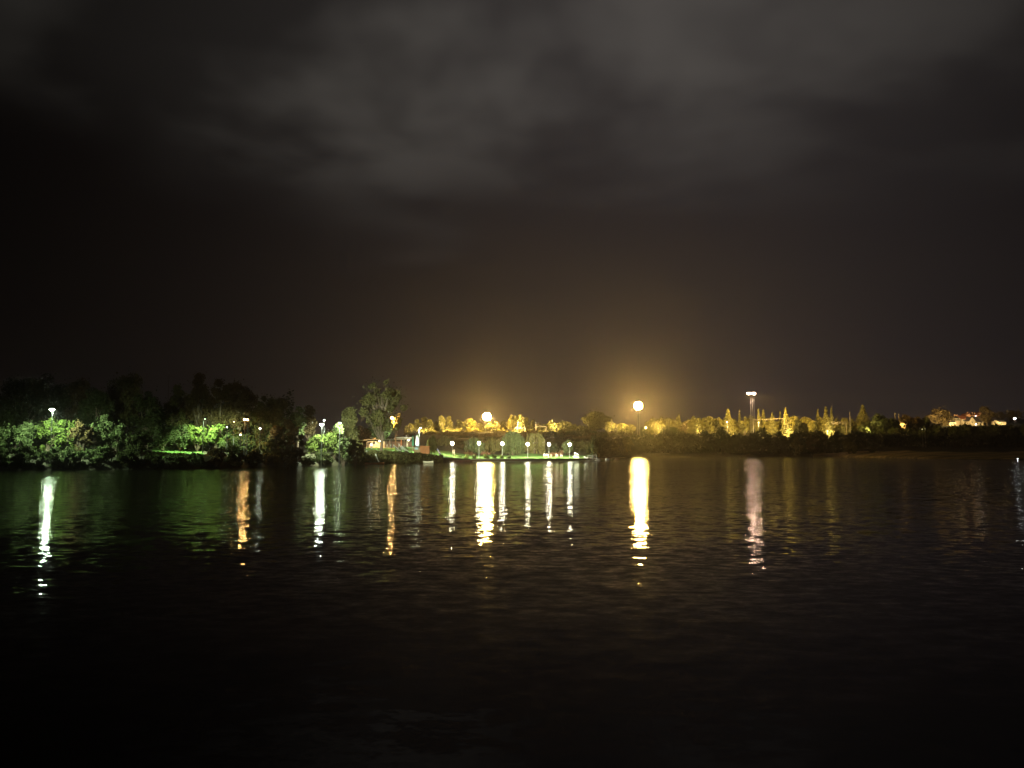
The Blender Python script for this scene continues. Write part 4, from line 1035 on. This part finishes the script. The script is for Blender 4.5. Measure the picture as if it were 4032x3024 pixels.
MB().lathe(r.location, [(.14, -.1), (.13, .7), (.17, .74)], 10).build('post', M_['bluegrey'], r)
MB().sphere(Vector(r.location) + Vector((0, 0, .95)), .2, 8, 6).build('globe', glow('bollard', (.85, 1, .95), 12), r, True)
spot('lamp_light', Vector(r.location) + Vector((0, .3, 1.2)), Vector(r.location) + Vector((0, 3, .6)), 6000, WHITE, 150, r, .5, .05)
# picnic table and chairs in the porch
def picnic(px, D, lab):
    g = at(px, 1762, D); r = empty('picnic_table', (g.x, D, g.z), lab, 'table'); g = Vector(r.location)
    MB().box(g + Vector((0, 0, .74)), (1.8, .75, .06)).build('tabletop', M_['orange'], r)
    for s in (-1, 1): MB().box(g + Vector((0, s * .65, .44)), (1.8, .25, .05)).build('seat', M_['orange'], r)
    for s in (-1, 1): MB().box(g + Vector((s * .7, 0, .35)), (.08, 1.4, .08)).box(g + Vector((s * .7, 0, .53)), (.1, .1, .34)).box(g + Vector((s * .7, -.55, .18)), (.08, .08, .34)).box(g + Vector((s * .7, .55, .18)), (.08, .08, .34)).build('leg', M_['brown'], r)
picnic(1528, 212.6, 'orange picnic table under the porch nearest the tall trunk')
picnic(1548, 212.6, 'orange picnic table under the porch beside the first porch post')
def chair():
    r = empty('white_chair', (0, 0, 0), 'x', 'chair')
    MB().box((0, 0, .42), (.46, .44, .04)).build('seat', M_['white'], r)
    MB().box((0, .22, .68), (.44, .03, .46)).build('backrest', M_['white'], r)
    for sx in (-1, 1):
        for sy in (-1, 1): MB().box((sx * .2, sy * .19, .2), (.045, .045, .4)).build('leg', M_['white'], r)
    return r
ch = chair()
cl = ((1504, 'pale chair at the corner of the beige wall'), (1525, 'pale chair just past the tall trunk'), (1539, 'pale chair facing the gap between the picnic tables'), (1548, 'pale chair by the second picnic table'), (1555, 'pale chair touching the first porch post'))
for i, (px, lab) in enumerate(cl):
    D = 209.5; loc = (gx(px, D), D, ground(gx(px, D), D) + .02)
    if i == 0: ch.location = loc; ch['label'] = lab; ch['group'] = 'chairs before the porch'; ch.rotation_euler = (0, 0, 3.0)
    else: copy_tree(ch, loc, lab, 'chairs before the porch', 2.6 + .4 * i)
# closed parasols
def parasol(px, ytop, ybot, yfoot, D, m, label, wid, hem=None):
    a = at(px, ytop, D); b = at(px, ybot, D); f = at(px, yfoot, D); X = a.x; z0 = ground(X, D)
    r = empty('closed_parasol', (X, D, z0), label, 'parasol', 'closed parasols on the lawn'); H = a.z - b.z
    MB().tube((X, D, z0 - .1), (X, D, b.z + .2), .05, .05, 6).build('pole', M_['cream'], r)
    n = 10; c = MB(); prof = [(wid * .16, 0 + H), (wid * .3, H * .9), (wid * .36, H * .7), (wid * .42, H * .45), (wid * .5, H * .18), (wid * .42, 0.05), (wid * .1, 0.0)]
    b0 = len(c.v)
    for rr_, z in prof:
        for i in range(20):
            t = 2 * math.pi * i / 20; q = rr_ * (1 + .13 * (1 if i % 2 else -1)); c.v.append(Vector((X + q * math.cos(t), D + q * math.sin(t), b.z + z)))
    for k in range(len(prof) - 1):
        for i in range(20):
            j = (i + 1) % 20; c.f.append([k*20 + i, (k+1)*20 + i, (k+1)*20 + j, k*20 + j])
    c.build('canopy', M_[m], r)
    if hem: MB().lathe((X + .03, D - .04, b.z - .14), [(wid * .22, 0), (wid * .5, .22), (wid * .56, .5), (wid * .5, .62)], 12).build('hem', M_[hem], r)
    MB().lathe((X, D, z0), [(.3, 0), (.3, .08), (.08, .12)], 10).build('foot', M_['dark'], r)
parasol(1626, 1714, 1756, 1765, 186, 'green', 'closed green parasol beside the end of the porch', .48)
parasol(1643, 1713, 1757, 1762, 182, 'canvas', 'closed white parasol with a blue grey hem beside the lamp post', .72, 'bluecan')
# shed
def shed():
    D = 168; a = at(1630, 1762, D); b = at(1653, 1789, D); c = at(1690, 1789, D); z0 = min(ground(a.x, D), b.z) - .1
    r = empty('timber_shed', (a.x, D, z0), 'orange brown timber shed with pale double doors on the lawn', 'shed')
    zt = a.z + .02; zt2 = at(1670, 1757, D).z
    MB().box(((a.x + b.x) / 2, D + .9, (zt + z0) / 2), (b.x - a.x, 1.8, zt - z0)).build('door_front', M_['tan'], r)
    MB().box(((b.x + c.x) / 2 + .01, D + .95, (zt2 + z0) / 2 + .04), (c.x - b.x, 1.9, zt2 - z0 - .1)).build('wall', M_['orange'], r)
    for i in range(7):
        z = z0 + .15 + i * (zt2 - z0 - .3) / 7; MB().box(((b.x + c.x) / 2, D - .02, z + .12), (c.x - b.x - .05, .03, .03)).build('board_joint', M_['brown'], r)
    MB().prism([Vector((a.x - .15, D - .15, zt + .02)), Vector((b.x, D - .15, zt2 + .05)), Vector((b.x, D - .15, zt2 + .13)), Vector((a.x - .15, D - .15, zt + .10))], (0, 2.2, 0)).build('roof', M_['brown'], r)
    MB().prism([Vector((b.x + .01, D - .12, zt2 + .03)), Vector((c.x + .2, D - .12, zt2 - .05)), Vector((c.x + .2, D - .12, zt2 + .03)), Vector((b.x + .01, D - .12, zt2 + .12))], (0, 2.2, 0)).build('roof', M_['orange'], r)
    s = at(1640, 1766, D); MB().box((s.x, D - .04, s.z), (.72, .05, .46)).build('sign_board', M_['bluegrey'], r)
    mx = (a.x + b.x) / 2; MB().box((mx, D - .02, (zt + z0) / 2 - .2), (.03, .03, zt - z0 - .5)).build('door_gap', M_['dark'], r)
shed()
pth = empty('curved_path_edge', at(1604, 1788, 160), 'pale board edging curving along the top of the bank', 'edging')
eb = MB(); pts = []
for i in range(12):
    px = 1602 + 8 * i; Y = shore(px) + 3.2; pts.append(Vector((gx(px, Y), Y, ground(gx(px, Y), Y) + .22)))
for p_, q_ in zip(pts, pts[1:]): eb.tube(p_, q_, .07, .07, 4)
eb.build('edge_board', M_['cream'], pth)

# ------------------------------------------------------------------ houses on the hill
def house(x0, x1, yeave, yridge, ybase, D, label, wallm, roofm, gable='side', wins=2, chim=None):
    a = at(x0, ybase, D); b = at(x1, ybase, D); ze = at(x0, yeave, D).z; zr = at(x0, yridge, D).z; z0 = min(ground(a.x, D), a.z) - .5
    r = empty('house', ((a.x + b.x) / 2, D, z0), label, 'house'); dp = 9.0; W = b.x - a.x
    wl = MB(); wl.box(((a.x + b.x) / 2, D + dp / 2, (z0 + ze) / 2), (W, dp, ze - z0))
    if gable == 'front':
        wl.prism([Vector((a.x, D, ze)), Vector((b.x, D, ze)), Vector(((a.x + b.x) / 2, D, zr - .15))], (0, .25, 0)); wl.build('wall', M_[wallm], r)
        m = Vector(((a.x + b.x) / 2, D - .3, zr)); rf = MB()
        for e in (Vector((a.x - .4, D - .3, ze - .35)), Vector((b.x + .4, D - .3, ze - .35))): rf.prism([e, m, m + Vector((0, 0, .22)), e + Vector((0, 0, .22))], (0, dp + .5, 0))
    else:
        for xx in (a.x, b.x - .25): wl.prism([Vector((xx, D, ze)), Vector((xx, D + dp, ze)), Vector((xx, D + dp / 2, zr - .15))], (.25, 0, 0))
        wl.build('wall', M_[wallm], r); rf = MB(); m = Vector((a.x - .3, D + dp / 2, zr))
        for e in (Vector((a.x - .3, D - .5, ze - .2)), Vector((a.x - .3, D + dp + .5, ze - .2))): rf.prism([e, m, m + Vector((0, 0, .22)), e + Vector((0, 0, .22))], (W + .6, 0, 0))
    ro = rf.build('roof', M_[roofm], r)
    for cx_ in (chim or ()):
        c = at(cx_, yridge, D); bq = MB(); bq.box((c.x, D + dp / 2, zr + .5), (.9, .9, 2.0)); ob = bq.build('chimney', M_['brick'], None)
        for v in ob.data.vertices: v.co -= Vector(r.location)
        ob.parent = ro
    for i in range(wins):
        x = a.x + W * (i + 1) / (wins + 1); w_ = MB(); w_.box((x, D - .05, ze - 1.1), (1.1, .12, 1.2)); w_.build('window', M_['white'], r)
        MB().box((x, D - .13, ze - 1.1), (.85, .04, .95)).build('window_pane', M_['glass'], r)
    return r
house(3762, 3784, 1647, 1638, 1668, 592, 'small dark roofed house with two chimneys beside the domed tree', 'wallwarm', 'slate', 'side', 2, (3771, 3781))
house(3786, 3823, 1650, 1638, 1668, 590, 'long house with a bright red tiled roof', 'wallwarm', 'redroof', 'side', 3, (3819,))
house(3817, 3841, 1657, 1641, 1672, 584, 'house with a tall cream gable facing the water', 'wallwarm', 'slate', 'front', 1)
house(3838, 3872, 1661, 1640, 1674, 586, 'wide house with a big dark slate roof', 'wallwarm', 'slate', 'side', 2, (3842,))
house(3808, 3826, 1640, 1628, 1668, 610, 'pinkish gable rising behind the red tiled roof', 'brick', 'redroof', 'front', 1, (3822,))
house(3830, 3864, 1636, 1630, 1668, 618, 'rear house with a low dark red roof and chimneys', 'brick', 'redroof', 'side', 2, (3840, 3850))
house(3848, 3874, 1631, 1624, 1668, 630, 'highest orange gable touching the covering domed tree', 'brick', 'redroof', 'front', 1)
house(3934, 3962, 1661, 1654, 1675, 600, 'cream cottage half hidden by trees past the covering domed tree', 'wallwarm', 'slate', 'side', 2)
house(3738, 3764, 1662, 1655, 1672, 575, 'low pale cottage at the foot of the large domed tree', 'wallwarm', 'slate', 'side', 2)

# ------------------------------------------------------------------ thin night haze
def haze():
    m = bpy.data.materials.new('haze_air'); m.use_nodes = True; nt = m.node_tree; nt.nodes.clear()
    o = nt.nodes.new('ShaderNodeOutputMaterial'); v = nt.nodes.new('ShaderNodeVolumePrincipled')
    v.inputs['Color'].default_value = (0.97, 0.90, 0.92, 1); v.inputs['Density'].default_value = HAZE; v.inputs['Anisotropy'].default_value = 0.8
    nt.links.new(v.outputs[0], o.inputs['Volume'])
    x0, x1, y0, y1, z0, z1 = -950, 1300, -80, 1020, -1.6, 75
    b = MB(); b.box(((x0 + x1) / 2, (y0 + y1) / 2, (z0 + z1) / 2), (x1 - x0, y1 - y0, z1 - z0)); ob = b.build('haze', m); tag(ob, kind='stuff')
HAZE = 0.00034
haze()
